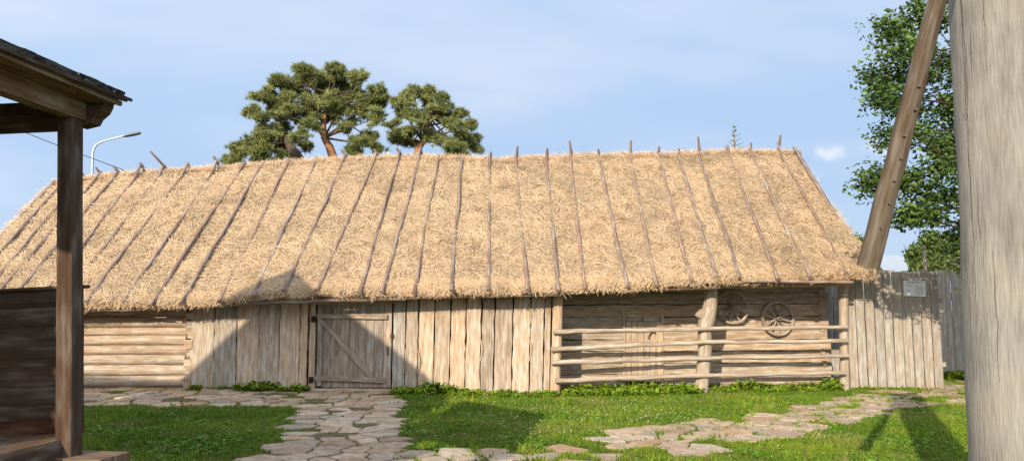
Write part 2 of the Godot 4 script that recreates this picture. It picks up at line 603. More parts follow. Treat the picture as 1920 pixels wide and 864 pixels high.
	for p in poles:
		var top := onz(p[0], p[1], ZR + .05)
		var sk := rr(.045, .08)
		var zfo := ZE + rr(.12, .22)
		var foot := onz(p[2], p[3], zfo)
		foot.y = roof_y(foot.x, zfo) + sk
		# the pole lies half sunk in the straw and ends just past the eave
		var k := 14
		var pts := []
		for s in k + 1:
			var q := float(s) / k
			var pp := foot.lerp(top, q)
			if q < .97: pp.y = roof_y(pp.x, maxf(pp.z, ZR)) + sk
			pp += Vector3(nz2.get_noise_2d(p[0] * 3.0, q * 30.0) * .035, nz2.get_noise_2d(p[0] * 5.0, q * 45.0 + 50.0) * .035, 0)
			pts.append(pp)
		var dirv: Vector3 = (pts[k] - pts[k - 1]).normalized()
		pts.append(pts[k] + dirv * rr(.02, .1))
		bar("roof_pole", barn, pts, rads(.043, .031, k + 1, .07), M.pole, tint(.78, 1.0, .06), 8, .12)
		# its partner on the rear slope crosses it at the ridge
		var e: float = p[4]
		var rp := [Vector3(top.x + rr(-.03, .03) + (top.x - foot.x) * .9, tabl(eave_t, top.x) + .1, 2 * ZR - ZE + .1), top + Vector3(.03, -.02, -.06)]
		var ud: Vector3 = (rp[1] - rp[0]).normalized()
		rp.append(rp[1] + Vector3((-.55 if top.x < -2.0 else -.05) + rr(-.12, .12), ud.y * 1.15, ud.z * .45) * e)
		bar("roof_pole", barn, rp, [.05, .036, .026], M.pole, tint(.78, 1.0, .06), 7, .15)
	# verge poles at both gables
	bar("verge_pole", barn, line(onz(1640, 522, ZE + .06), onz(1490, 276, ZR), 8, .012), rads(.05, .045, 8, .1), M.pole, tint(.8, 1), 7, .2)
	bar("verge_pole", barn, line(onz(1648, 535, ZE + .12), onz(1632, 512, ZE - .3), 2, .0), rads(.05, .045, 2, .1), M.pole, tint(.8, 1), 7, .2)
	bar("verge_pole", barn, line(onz(-140, 586, ZE + .06), onz(102, 340, ZR), 8, .015), rads(.05, .045, 8, .1), M.pole, tint(.8, 1), 7, .2)
	bar("ridge_pole", barn, line(onz(1470, 287, ZR), onz(1502, 287, ZR), 3, .005), rads(.06, .06, 3, .1), M.pole, tint(.9, 1), 8, .2)
	bar("ridge_pole", barn, line(onz(90, 352, ZR), onz(640, 309, ZR), 8, .01), rads(.08, .07, 8, .1), M.pole, tint(.9, 1), 8, .2)
	bar("ridge_pole", barn, line(onz(640, 303, ZR + .06), onz(700, 302, ZR + .08), 3, .005), rads(.045, .05, 3, .1), M.pole, tint(.9, 1), 8, .2)
	bar("ridge_pole", barn, line(onz(915, 304, ZR + .06), onz(985, 303, ZR + .06), 3, .005), rads(.045, .05, 3, .1), M.pole, tint(.9, 1), 8, .2)
	# eave battens that carry the thatch edge
	for s in [[-120, 588, 240, 581], [225, 582, 470, 570], [440, 568, 760, 560], [700, 559, 1060, 552], [1040, 550, 1350, 538], [1310, 535, 1600, 529]]:
		var a := onz(s[0], s[1], ZE - .06)
		var b := onz(s[2], s[3], ZE - .06)
		bar("eave_batten", barn, line(a, b, 8, .01), rads(.04, .035, 8, .15), M.pole, tint(.8, 1), 7, .2)
	bar("eave_batten", barn, line(onz(252, 590, -15.75), onz(312, 595, -15.75), 3, .02), rads(.03, .02, 3, .1), M.pole, tint(.8, .98), 6, .2)
	bar("eave_batten", barn, line(onz(1395, 527, -15.28), onz(1600, 529, -15.28), 5, .008), rads(.035, .03, 5, .1), M.pole, tint(.9, 1), 7, .2)
	bar("eave_batten", barn, line(onz(1520, 533, -15.3), onz(1545, 527, -15.34), 2, .0), rads(.03, .025, 2, .1), M.pole, tint(.8, 1), 7, .2)
	# --- log section at the left
	var rows := [578, 593, 614, 629, 647, 665, 684, 704, 726, 744]
	var xr := onz(347, 650, ZW).x
	for k in rows.size() - 1:
		var y0 := onz(250, rows[k], ZW).y
		var y1 := onz(250, rows[k + 1], ZW).y
		var r := (y0 - y1) * .52
		var c := tint(.82, 1.0, .04)
		var xe := xr + (rr(-.02, .06) if k % 2 == 0 else rr(-.03, .02))
		bar("log", barn, line(Vector3(-10.7, (y0 + y1) * .5 + rr(-.012, .012), ZW - .08), Vector3(xe, (y0 + y1) * .5, ZW - .08), 12, .007), rads(r, r * 1.02, 12, .045), M.log, c, 12, .07, 1.0)
		# ends of the cross wall between the log ends
		var ym := y1 + rr(-.01, .01)
		var ce := Vector3(xr + .05, ym, ZW - rr(.0, .03))
		board("log_end", barn, Vector3(xe - .01, ym + r * .2, ce.z - .02), Vector3(xr + .13 + rr(-.02, .01), ym + r * .2, ce.z - .02), Vector3.UP, r * 1.9, .12, M.log, tint(.75, .98), .006, 2)
	# --- vertical boards left of the door, then right of it
	var low := [Vector2(359, 729), Vector2(576, 736), Vector2(735, 735), Vector2(900, 741), Vector2(1031, 745)]
	var edges_l := [357, 401, 443, 485, 523, 561, 577]
	var edges_r := [736, 760, 784, 814, 844, 873, 902, 927, 961, 994, 1020, 1033]
	for set_ in [edges_l, edges_r]:
		for k in set_.size() - 1:
			var xm: float = (set_[k] + set_[k + 1]) * .5
			var zf := ZW + rr(-.02, .02)
			var a := onz(xm - 2.6, tabl(low, xm) + 4, zf)
			var b := onz(xm + 2.2, 549, zf)
			b.y += .12
			var wd: float = (set_[k + 1] - set_[k]) / F * 16.0
			board("board", barn, a, b, Vector3.LEFT, wd - .024, .035, M.grey if rng.randf() < .3 else M.board, tint(.76, 1.0, .07), .024 if rng.randf() < .6 else .012, 16, rr(-.008, .008))
	# waney slab with a knotty edge
	for p in [[784, 678, .05], [760, 676, .035], [994, 655, .05], [994, 592, .04], [902, 655, .045]]:
		var q := onz(p[0], p[1], ZW + .024)
		var b2: float = p[2]
		var pts := []
		for s in 9:
			var f := s / 8.0
			pts.append(q + Vector3(sin(f * PI) * b2 - .025, (f - .5) * .5, 0))
		bar("knotty_edge", barn, pts, [.008, .012, .018, .022, .026, .022, .018, .012, .008], M.board, tint(.75, .9), 7, .1)
	# --- door
	var zd := ZW - .02
	bar("door_post", barn, line(onz(583.5, 740, ZW), onz(587.5, 549, ZW), 6, .006), rads(.075, .07, 6, .05), M.board, Color(.85, .82, .78), 8, .1)
	board("lintel", barn, onz(577, 566, ZW + .01), onz(742, 563, ZW + .01), Vector3.UP, .11, .09, M.board, Color(.85, .82, .78), .008, 6)
	board("door_sill", barn, onz(585, 731, ZW + .02), onz(738, 732, ZW + .02), Vector3.UP, .07, .14, M.board, Color(.85, .82, .78), .01, 5)
	var door := Node3D.new()
	child(door, "door", barn)
	var de := [594, 604, 621, 639, 654, 672, 686, 701, 719, 734]
	for k in de.size() - 1:
		var xm: float = (de[k] + de[k + 1]) * .5
		var zz := zd + rr(-.006, .006) + (.05 if k == 0 else 0.0)
		var a := onz(xm - 1.8, 726 - (0 if k > 0 else 2), zz)
		var b := onz(xm + 1.4, 569, zz)
		board("plank", door, a, b, Vector3.LEFT, (de[k + 1] - de[k]) / F * 16.0 - .007, .03, M.grey, tint(.62, .95, .05), .004, 6)
	board("batten", door, onz(594, 592.5, ZW + .035), onz(726, 594.5, ZW + .035), Vector3.UP, .095, .05, M.grey, Color(.8, .76, .72), .01, 5)
	board("batten", door, onz(588, 708, ZW + .035), onz(722, 713, ZW + .035), Vector3.UP, .105, .05, M.grey, Color(.7, .67, .65), .012, 5)
	board("brace", door, onz(603, 602, ZW + .03), onz(696, 707, ZW + .03), Vector3(.7, .7, 0), .1, .035, M.grey, Color(.72, .69, .66), .006, 5)
	for p in [[586, 598], [581, 712]]:
		var hm := MB.new()
		plank(hm, Transform3D.IDENTITY, .1, .12, .03, .006, 3, Color.WHITE)
		obj("hinge", hm.mesh(), M.iron, door, Transform3D(Basis(), onz(p[0] - 3, p[1], ZW + .085)))
	var lockp := onz(734.5, 629, ZW + .05)
	var lm := MB.new()
	tube(lm, [Vector3(0, -.055, 0), Vector3(0, -.05, 0), Vector3(0, .01, 0), Vector3(0, .02, 0)], [.02, .035, .035, .02], 10, Color.WHITE, 0, 0, true, .6, Vector3.FORWARD)
	var sh := []
	for s in 9: sh.append(Vector3(cos(PI * s / 8.0) * .025, .01 + sin(PI * s / 8.0) * .05, 0))
	tube(lm, sh, rads(.006, .006, 8), 6, Color.WHITE)
	obj("padlock", lm.mesh(), M.rust, door, Transform3D(Basis(), lockp))
	var hp := []
	for s in 7: hp.append(onz(727, 650 + s * 2.6, ZW + .02 + sin(PI * s / 6.0) * .05))
	bar("handle", door, hp, rads(.01, .01, 6), M.iron, Color.WHITE, 6, 0)
	# --- corner post of the pen, side wall, post with a burl, right post
	bar("post", barn, line(onz(1040.5, 748, ZW + .02), onz(1047, 540, ZW + .02), 8, .008), rads(.115, .105, 8, .04), M.board, Color(.95, .92, .88), 12, .08)
	for k in 5:
		var y := .05 + k * .42
		board("side_board", barn, Vector3(1.36, y + .2, ZW - .02), Vector3(1.36, y + .2, ZP - .02), Vector3.UP, .41, .04, M.board, tint(.8, .98), .006, 3)
	var pc := MB.new()
	var cp := [[1333, 534, 12.5], [1333, 556, 12.8], [1332, 572, 13], [1329, 586, 14.5], [1325, 598, 16], [1322.5, 611, 14], [1322, 625, 12.6], [1322.5, 648, 13], [1322, 668, 12.5], [1319.5, 690, 12.8], [1316.5, 715, 12.8], [1315, 742, 13.2]]
	var pts2 := []
	var rd2 := []
	var o2 := onz(1315, 742, ZW + .02)
	for p in cp:
		pts2.append(onz(p[0], p[1], ZW + .02) - o2)
		rd2.append(p[2] / F * 16.0)
	tube(pc, pts2, rd2, 14, Color(.95, .93, .9), .09, 2.3)
	var bp := []
	var br := []
	for s in 7:
		var f := s / 6.0
		bp.append(onz(1327, 590, ZW + .03).lerp(onz(1304.5, 591, ZW + .06), f) - o2)
		br.append([.1, .13, .14, .13, .11, .075, .02][s])
	tube(pc, bp, br, 12, Color(.9, .87, .84), .1, 5.0)
	obj("post", pc.mesh(), M.grey, barn, Transform3D(Basis(), o2))
	bar("post", barn, line(onz(1585, 738, ZW - .02), onz(1582, 520, ZW - .02), 6, .006), rads(.1, .095, 6, .04), M.grey, Color(.97, .95, .92), 12, .08)
	bar("eave_beam", barn, line(onz(1040, 541, ZW + .06), onz(1600, 530, ZW + .06), 10, .008), rads(.075, .075, 10, .05), M.board, Color(.88, .85, .82), 10, .08)
	bar("eave_beam", barn, line(onz(-120, 574, ZW - .06), onz(1040, 545, ZW - .06), 14, .008), rads(.09, .08, 14, .05), M.board, Color(.88, .85, .82), 10, .08)
	# --- rails
	var rails := [[[1038, 622], [1120, 620.5], [1200, 619], [1322, 616.5], [1460, 615], [1589, 613]], [[1033, 655], [1120, 651], [1200, 646.5], [1322, 641.5], [1460, 641], [1590, 638.5]], [[1034, 680], [1120, 678], [1200, 675.5], [1322, 671.5], [1460, 670], [1592, 667]], [[1042, 714.5], [1120, 711.5], [1200, 708.5], [1322, 704.5], [1460, 701.5], [1586, 699]]]
	for rl in rails:
		var pts := []
		for s in rl.size() - 1:
			for e in 4:
				var f := e / 4.0
				var q := onz(lerpf(rl[s][0], rl[s + 1][0], f), lerpf(rl[s][1], rl[s + 1][1], f), ZW + .2)
				pts.append(q + Vector3(0, nz2.get_noise_2d(q.x * 60.0, rl[0][1]) * .022, nz2.get_noise_2d(q.x * 50.0, rl[0][1] * 3.0) * .02))
		pts.append(onz(rl[5][0], rl[5][1], ZW + .2))
		bar("rail", barn, pts, rads(.058, .045, pts.size() - 1, .1), M.grey, tint(.85, 1.0, .03), 8, .2, .9)
	# --- log wall at the back of the pen, with a low plank door
	var prow := [530, 549, 571, 594, 616, 637, 659, 681, 702, 722, 745]
	for k in prow.size() - 1:
		var y0 := onz(1300, prow[k], ZP).y
		var y1 := onz(1300, prow[k + 1], ZP).y
		var r := (y0 - y1) * .53
		var ym := (y0 + y1) * .5
		var xa := 1.42
		var xb := onz(1555 + rr(-5, 4), 600, ZP).x
		var segs := [[xa, xb]]
		if k >= 3 and k <= 8: segs = [[xa, onz(1171, 600, ZP).x], [onz(1242, 600, ZP).x, xb]]
		for s in segs:
			var n: int = 5 if s[1] - s[0] < 2 else 10
			board("log", barn, Vector3(s[0], ym - .012 * rr(0, 1), ZP - .09 + rr(-.012, .012)), Vector3(s[1], ym + .012, ZP - .09 + rr(-.012, .012)), Vector3.UP, (y0 - y1) - .012, .18, M.log, tint(.76, .98, .05), .022, n * 2)
		var xe := onz(1541, 600, ZP).x
		var ce := Vector3(xe + rr(-.02, .02), y1, ZP + rr(.02, .08))
		if k < 9: bar("log_end", barn, [ce + Vector3(0, 0, -.6), ce], [r * .5, r * .5], M.log, tint(.8, .98), 6, .12, 1.0)
	var pd := Node3D.new()
	child(pd, "pen_door", barn)
	var pe := [1173, 1184, 1196, 1207, 1219, 1230, 1240]
	for k in pe.size() - 1:
		var xm: float = (pe[k] + pe[k + 1]) * .5
		board("plank", pd, onz(xm, 716, ZP + rr(-.01, .0)), onz(xm + .6, 603, ZP + rr(-.01, .0)), Vector3.LEFT, (pe[k + 1] - pe[k]) / F * 17.1 - .006, .03, M.board, tint(.8, .98, .03), .003, 4)
	board("door_frame", barn, onz(1170.5, 720, ZP + .0), onz(1170.5, 588, ZP + .0), Vector3.LEFT, .05, .06, M.board, tint(.8, .98), .004, 4)
	board("door_frame", barn, onz(1242, 720, ZP + .0), onz(1242, 588, ZP + .0), Vector3.LEFT, .05, .06, M.board, tint(.8, .98), .004, 4)
	board("door_frame", barn, onz(1165, 586, ZP + .03), onz(1248, 584.5, ZP + .03), Vector3.UP, .055, .09, M.board, tint(.8, .98), .004, 4)
	board("hatch_board", barn, onz(1174, 596, ZP - .07), onz(1204, 596, ZP - .07), Vector3.UP, .15, .03, M.board, tint(.8, .98), .004, 3)
	board("hatch_board", barn, onz(1206, 596, ZP - .07), onz(1240, 596, ZP - .07), Vector3.UP, .15, .03, M.board, tint(.8, .98), .004, 3)
	board("door_step", barn, onz(1158, 706, ZP + .1), onz(1212, 706, ZP + .1), Vector3.UP, .1, .16, M.board, tint(.8, .9), .006, 3)
	var dh := []
	for p in [[1217, 635, .02], [1218, 628, .06], [1222, 622, .08], [1228, 622, .06], [1230, 626, .02]]: dh.append(onz(p[0], p[1], ZP + p[2]))
	bar("handle", pd, dh, rads(.018, .014, 4), M.pole, Color(.8, .78, .75), 7, .1)
	# --- gables, rear wall: the barn is closed
	for sx in [-10.6, 7.2]:
		for k in 12:
			var z := lerpf(ZW - .2, 2 * ZR - ZW + .2, (k + .5) / 12.0)
			var h := roof_y(sx, z) - .25
			if sx > 0 and z > ZP: continue
			board("gable_board", barn, Vector3(sx, -.1, z), Vector3(sx, h, z), Vector3.FORWARD, .56, .05, M.board, tint(.7, .9), .004, 1)
	for k in 8:
		var x := -10.6 + k * 2.225
		var h := roof_y(x + 1.1, 2 * ZR - ZW + .1) - .18
		board("rear_wall", barn, Vector3(x, (h - .2) * .5, 2 * ZR - ZW + .1), Vector3(x + 2.225, (h - .2) * .5, 2 * ZR - ZW + .1), Vector3.UP, h + .2, .15, M.board, Color(.8, .8, .8), .0, 1)

# ---------------------------------------------------------------- wheels
func build_wheel(label: String, c: Vector3, R: float, turn: float, roll: float, missing: int) -> void:
	var w := thing("wagon_wheel", label, "wheel", "wagon wheels hung on the barn")
	w.position = c
	w.rotation = Vector3(0, turn, roll)
	var rim := MB.new()
	var N := 40
	var sec := [Vector2(R, -.028), Vector2(R, .028), Vector2(R - .055, .024), Vector2(R - .055, -.024)]
	for k in N:
		var a0 := TAU * k / N
		var a1 := TAU * (k + 1) / N
		for e in 4:
			var f := (e + 1) % 4
			var p := []
			for q in [[sec[e], a0], [sec[e], a1], [sec[f], a1], [sec[f], a0]]:
				p.append(Vector3(cos(q[1]) * q[0].x, sin(q[1]) * q[0].x, q[0].y))
			rim.q(p[0], p[1], p[2], p[3], Vector2(k * .03, e * .1), Vector2(k * .03 + .03, e * .1), Vector2(k * .03 + .03, e * .1 + .1), Vector2(k * .03, e * .1 + .1), Color(.85, .83, .8))
	obj("rim", rim.mesh(), M.grey, w)
	var hub := MB.new()
	tube(hub, [Vector3(0, 0, -.06), Vector3(0, 0, -.03), Vector3(0, 0, .03), Vector3(0, 0, .09), Vector3(0, 0, .11)], [.05, .07, .075, .055, .045], 12, Color(.7, .66, .62), .05, 1.0)
	obj("hub", hub.mesh(), M.grey, w)
	var axle := MB.new()
	tube(axle, [Vector3(0, 0, .1), Vector3(0, 0, .118)], [.024, .024], 10, Color(.3, .3, .3))
	obj("axle_hole", axle.mesh(), M.iron, w)
	for k in 10:
		if k == missing: continue
		var an := TAU * (k + .35) / 10.0
		var d := Vector3(cos(an), sin(an), 0)
		bar("spoke", w, [d * .05, d * .16, d * (R - .05)], [.02, .024, .016], M.grey, tint(.75, .95, .03), 7, .1)

# ---------------------------------------------------------------- fences, signs
func build_fences() -> void:
	var zf := -16.3
	var fence := thing("board_fence", "tall pale grey board fence joining the barn corner, with signs on it", "fence")
	var fe := [1592, 1609, 1626, 1644, 1661, 1678, 1696, 1714, 1732, 1750, 1767]
	for k in fe.size() - 1:
		var a := onz(fe[k] + .5, 650, zf)
		var b := onz(fe[k + 1] - .5, 650, zf)
		var xm := (a.x + b.x) * .5
		var top := onz(fe[k], 511 + rr(-2, 2.5), zf).y
		board("board", fence, Vector3(xm, gh(xm, zf) - .02, zf + rr(-.008, .008)), Vector3(xm + rr(-.01, .01), top, zf), Vector3.LEFT, b.x - a.x - .008, .025, M.fence, tint(.84, 1.0, .03), .005, 6)
	for y in [.55, 1.9]:
		board("rail", fence, Vector3(7.5, y, zf - .045), Vector3(9.75, y, zf - .045), Vector3.UP, .1, .05, M.fence, tint(.8, .98), .004, 3)
	bar("post", fence, [Vector3(9.62, -.1, zf - .13), Vector3(9.62, 2.45, zf - .13)], [.07, .065], M.fence, Color(.8, .8, .8), 10, .05)
	var zb := -18.8
	var back := thing("board_fence", "board fence standing back under the tree, in leaf shade beyond the path", "fence")
	var x := 7.75
	while x < 15.0:
		var w := rr(.15, .2)
		board("board", back, Vector3(x, -.05, zb + rr(-.01, .01)), Vector3(x + rr(-.01, .01), 2.67 + rr(-.02, .03), zb), Vector3.LEFT, w - .004, .025, M.fence, tint(.84, 1.0, .03), .004, 4)
		x += w
	for y in [.6, 2.0]:
		board("rail", back, Vector3(7.7, y, zb - .045), Vector3(15.0, y, zb - .045), Vector3.UP, .1, .05, M.fence, tint(.8, .98), .004, 3)
	# white notice with faint print
	var W := 160
	var H := 112
	var im := Image.create(W, H, false, Image.FORMAT_RGB8)
	im.fill(Color(.93, .94, .95))
	var r := RandomNumberGenerator.new()
	r.seed = 8
	im.fill_rect(Rect2i(24, 8, 112, 5), Color(.55, .57, .6))
	im.fill_rect(Rect2i(40, 16, 80, 3), Color(.62, .64, .66))
	for k in 15:
		im.fill_rect(Rect2i(84, 30 + k * 5, r.randi_range(50, 66), 2), Color(.6, .62, .64))
	for k in 3:
		im.fill_rect(Rect2i(16, 28 + k * 5, r.randi_range(40, 56), 2), Color(.66, .68, .7))
	for k in 200:
		var an := TAU * k / 200.0
		im.set_pixel(40 + int(round(cos(an) * 20)), 74 + int(round(sin(an) * 20)), Color(.62, .64, .68))
	for k in 5:
		im.fill_rect(Rect2i(30 + k * 2, 66 + k * 3, 16 - k, 2), Color(.68, .7, .73))
	var sm := StandardMaterial3D.new()
	sm.albedo_texture = ImageTexture.create_from_image(im)
	sm.roughness = .5
	var s0 := onz(1696, 555, zf + .03)
	var s1 := onz(1735.5, 526, zf + .03)
	var sw := s1.x - s0.x
	var sh := s1.y - s0.y
	var mb := MB.new()
	mb.q(Vector3(0, 0, .008), Vector3(sw, 0, .008), Vector3(sw, sh, .008), Vector3(0, sh, .008), Vector2(0, 1), Vector2(1, 1), Vector2(1, 0), Vector2(0, 0), Color.WHITE)
	var eb := MB.new()
	plank(eb, Transform3D(Basis(), Vector3(0, sh * .5, 0)), sw, sh, .014, 0, 1, Color.WHITE)
	var sign_ := thing("notice_board", "white printed notice board fixed near the top of the pale fence", "sign")
	sign_.position = s0
	sign_.rotation.z = -.02
	obj("panel", eb.mesh(), M.white, sign_)
	obj("print", mb.mesh(), sm, sign_)
	var p0 := onz(1706.5, 585, zf + .028)
	var p1 := onz(1729.5, 557, zf + .028)
	var plq := board("plaque", self, Vector3(p0.x, (p0.y + p1.y) * .5, p0.z), Vector3(p1.x, (p0.y + p1.y) * .5, p0.z), Vector3.UP, p1.y - p0.y, .02, M.fence, Color(1, .98, .95), .002, 2)
	tag(plq, "small plain wooden plaque under the white notice board", "plaque")
	# pale pole behind the fence
	var pp := onz(1736, 507, -19.6)
	var pt := onz(1733.5, 460, -19.6)
	var pole := bar("pole", self, [Vector3(pp.x + .06, -.1, -19.6), pp, pt], [.05, .045, .04], M.fence, Color(1, .95, .85), 8, .05)
	tag(pole, "thin pale wooden pole rising above the fence tops", "pole")

# ---------------------------------------------------------------- porch, house
func build_porch() -> void:
	var u := Vector3(-.177, 0, .984)       # along the porch towards the viewer
	var w := Vector3(.984, 0, .177)        # out of the porch, to the right
	var porch := thing("porch", "dark weathered timber porch with a shingled eave and plank parapet", "porch")
	var E := onz(236, 181, -5.25)          # far corner of the eave
	var pt := onz(130, 214, -5.1)
	var pb := onz(127, 858, -5.1)
	# square post, a little out of plumb
	var axis := (pt - pb).normalized()
	board("post", porch, pb - axis * .05, pt + axis * .04, -w, .112, .105, M.dark, Color(.8, .78, .76), .004, 10)
	# beam on the posts
	var bt := pt + w * .02
	bt.y = 3.0
	board("beam", porch, bt - u * .06, bt + u * 4.0, Vector3.UP, .14, .1, M.brown, Color(1, .97, .93), .004, 8)
	# cross beam with a carved end under the overhang
	var cb2 := MB.new()
	var outl := [Vector2(-1.7, -.05), Vector2(-1.7, .06), Vector2(.175, .06), Vector2(.17, .02), Vector2(.15, -.02), Vector2(.12, -.045), Vector2(.1, -.06), Vector2(.08, -.1), Vector2(-.02, -.12), Vector2(-.05, -.06)]
	var zt := .05
	for k in outl.size():
		var a: Vector2 = outl[k]
		var b: Vector2 = outl[(k + 1) % outl.size()]
		cb2.q(Vector3(a.x, a.y, zt), Vector3(a.x, a.y, -zt), Vector3(b.x, b.y, -zt), Vector3(b.x, b.y, zt), Vector2(a.x, 0), Vector2(a.x, .1), Vector2(b.x, .1), Vector2(b.x, 0), Color.WHITE)
	var tr := Geometry2D.triangulate_polygon(PackedVector2Array(outl))
	for k in range(0, tr.size(), 3):
		for s in [1, -1]:
			var p := []
			for e in 3:
				var q: Vector2 = outl[tr[k + e]]
				p.append(Vector3(q.x, q.y, zt * s))
			if ((p[1] - p[0]).cross(p[2] - p[0])).z * s < 0: p = [p[0], p[2], p[1]]
			cb2.tri(p[0], p[1], p[2], Vector2(p[0].x, p[0].y), Vector2(p[1].x, p[1].y), Vector2(p[2].x, p[2].y), Color.WHITE)
	obj("cross_beam", cb2.mesh(), M.dark, porch, Transform3D(Basis(w, Vector3.UP, u), bt - u * .12 + Vector3(0, .02, 0)))
	board("cross_beam", porch, pt - u * .02 + Vector3(0, -.05, 0) - w * 2.2, pt - u * .02 + Vector3(0, -.05, 0) - w * .05, Vector3.UP, .1, .09, M.dark, Color(.7, .68, .66), .004, 4)
	# eave boards
	var up := Vector3(0, 1, 0)
	var rs := (-w * .957 + up * .29).normalized()          # up the roof slope
	var rn := (w * .29 + up * .957).normalized()
	board("fascia", porch, E - up * .055 - w * .03 + u * .02, E - up * .055 - w * .03 + u * 3.75, up, .03, .028, M.brown, Color(1, 1, 1), .006, 14)
	board("soffit", porch, E - up * .06 - w * .12 + u * .05, E - up * .06 - w * .12 + u * 3.75, w, .19, .02, M.brown, Color(.85, .8, .74), .003, 8)
	for k in 8:
		var o := E - up * .03 + rs * (.1 + .26 * k)
		board("roof_board", porch, o + u * .02, o + u * 3.75, rs, .25, .02, M.dark, tint(.7, .9), .003, 3)
	# shingles: courses overlap up the slope, ends uneven
	var sm := []
	for k in 5:
		var mb := MB.new()
		plank(mb, Transform3D.IDENTITY, .42, rr(.085, .105), .02, .004, 1, tint(.7, 1.0, .03), k * .3)
		sm.append(mb.mesh())
	for c in 7:
		var x := 0.0
		while x < 3.8:
			var st := rr(.082, .1)
			var off := rr(-.012, .016)
			for ly in (2 if c == 0 else 1):
				var o := E + u * (x + (st * .5 if ly == 1 else 0.0)) + rs * (c * .3 - .02 + off + ly * .03) + rn * (-.012 + ly * .022 + rr(0, .007) + (.012 if c > 0 else 0.0))
				var tlt := (rs * 1.0 - rn * (.0 if c == 0 else .045)).normalized()
				var bs := Basis(tlt, u, tlt.cross(u))
				if bs.z.y < 0: bs = Basis(tlt, -u, tlt.cross(-u))
				bs = bs.rotated(rn, rr(-.03, .03))
				obj("shingle", sm[rng.randi() % 5], M.shingle, porch, Transform3D(bs, o))
			x += st
	# parapet of horizontal planks, with a cap
	var zq := -5.23
	var py := [541, 574, 611, 649, 686, 723, 759, 788, 813]
	var tiltv := -.045
	for k in py.size() - 1:
		var a := onz(128, py[k] - 1.0, zq)
		var b := onz(126, py[k + 1] - 1.0, zq)
		var ym := (a.y + b.y) * .5
		var p0 := Vector3(a.x + .09, ym + .004, zq)
		p0.z += rr(-.004, .004)
		board("plank", porch, p0 - w * 2.4 + up * tiltv * 2.4, p0, up, a.y - b.y + .006, .03, M.dark, tint(.68, .85, .05) if k < 7 else Color(.8, .55, .45), .003, 4)
	var cp := onz(153, 537, zq)
	board("cap", porch, cp - w * 2.5 + up * tiltv * 2.5, cp + w * .02, up, .022, .1, M.dark, Color(.9, .8, .72), .002, 3)
	# deck boards, rim, skirting
	var dk := onz(101, 832, -5.0)
	for k in 8:
		var o := dk - w * (.09 + k * .17)
		board("deck_board", porch, o - u * .25, o + u * 4.0, w, .165, .03, M.brown, tint(.75, .95, .03), .002, 4)
	board("rim", porch, dk - up * .08 - u * .2, dk - up * .08 + u * 4.0, up, .13, .03, M.dark, Color(.85, .85, .85), .003, 4)
	for k in 3:
		var o := dk - w * .03 + up * (-.26 - k * .2)
		board("skirting", porch, o - u * .2, o + u * 4.0, up, .195, .03, M.dark, tint(.8, .98), .003, 4)
	# step slab under the post
	var st := onz(212, 855.5, -5.06)
	board("step", porch, st - w * .62 - u * .02 - up * .025, st - w * .0 - u * .02 - up * .025, -u, .3, .05, M.brown, Color(.9, .9, .88), .003, 3)
	for s in [-.55, -.06]:
		board("step_leg", porch, st + w * s - up * .045, st + w * s + up * (-.05 - st.y), w, .1, .25, M.dark, Color(.6, .6, .6), .003, 2)

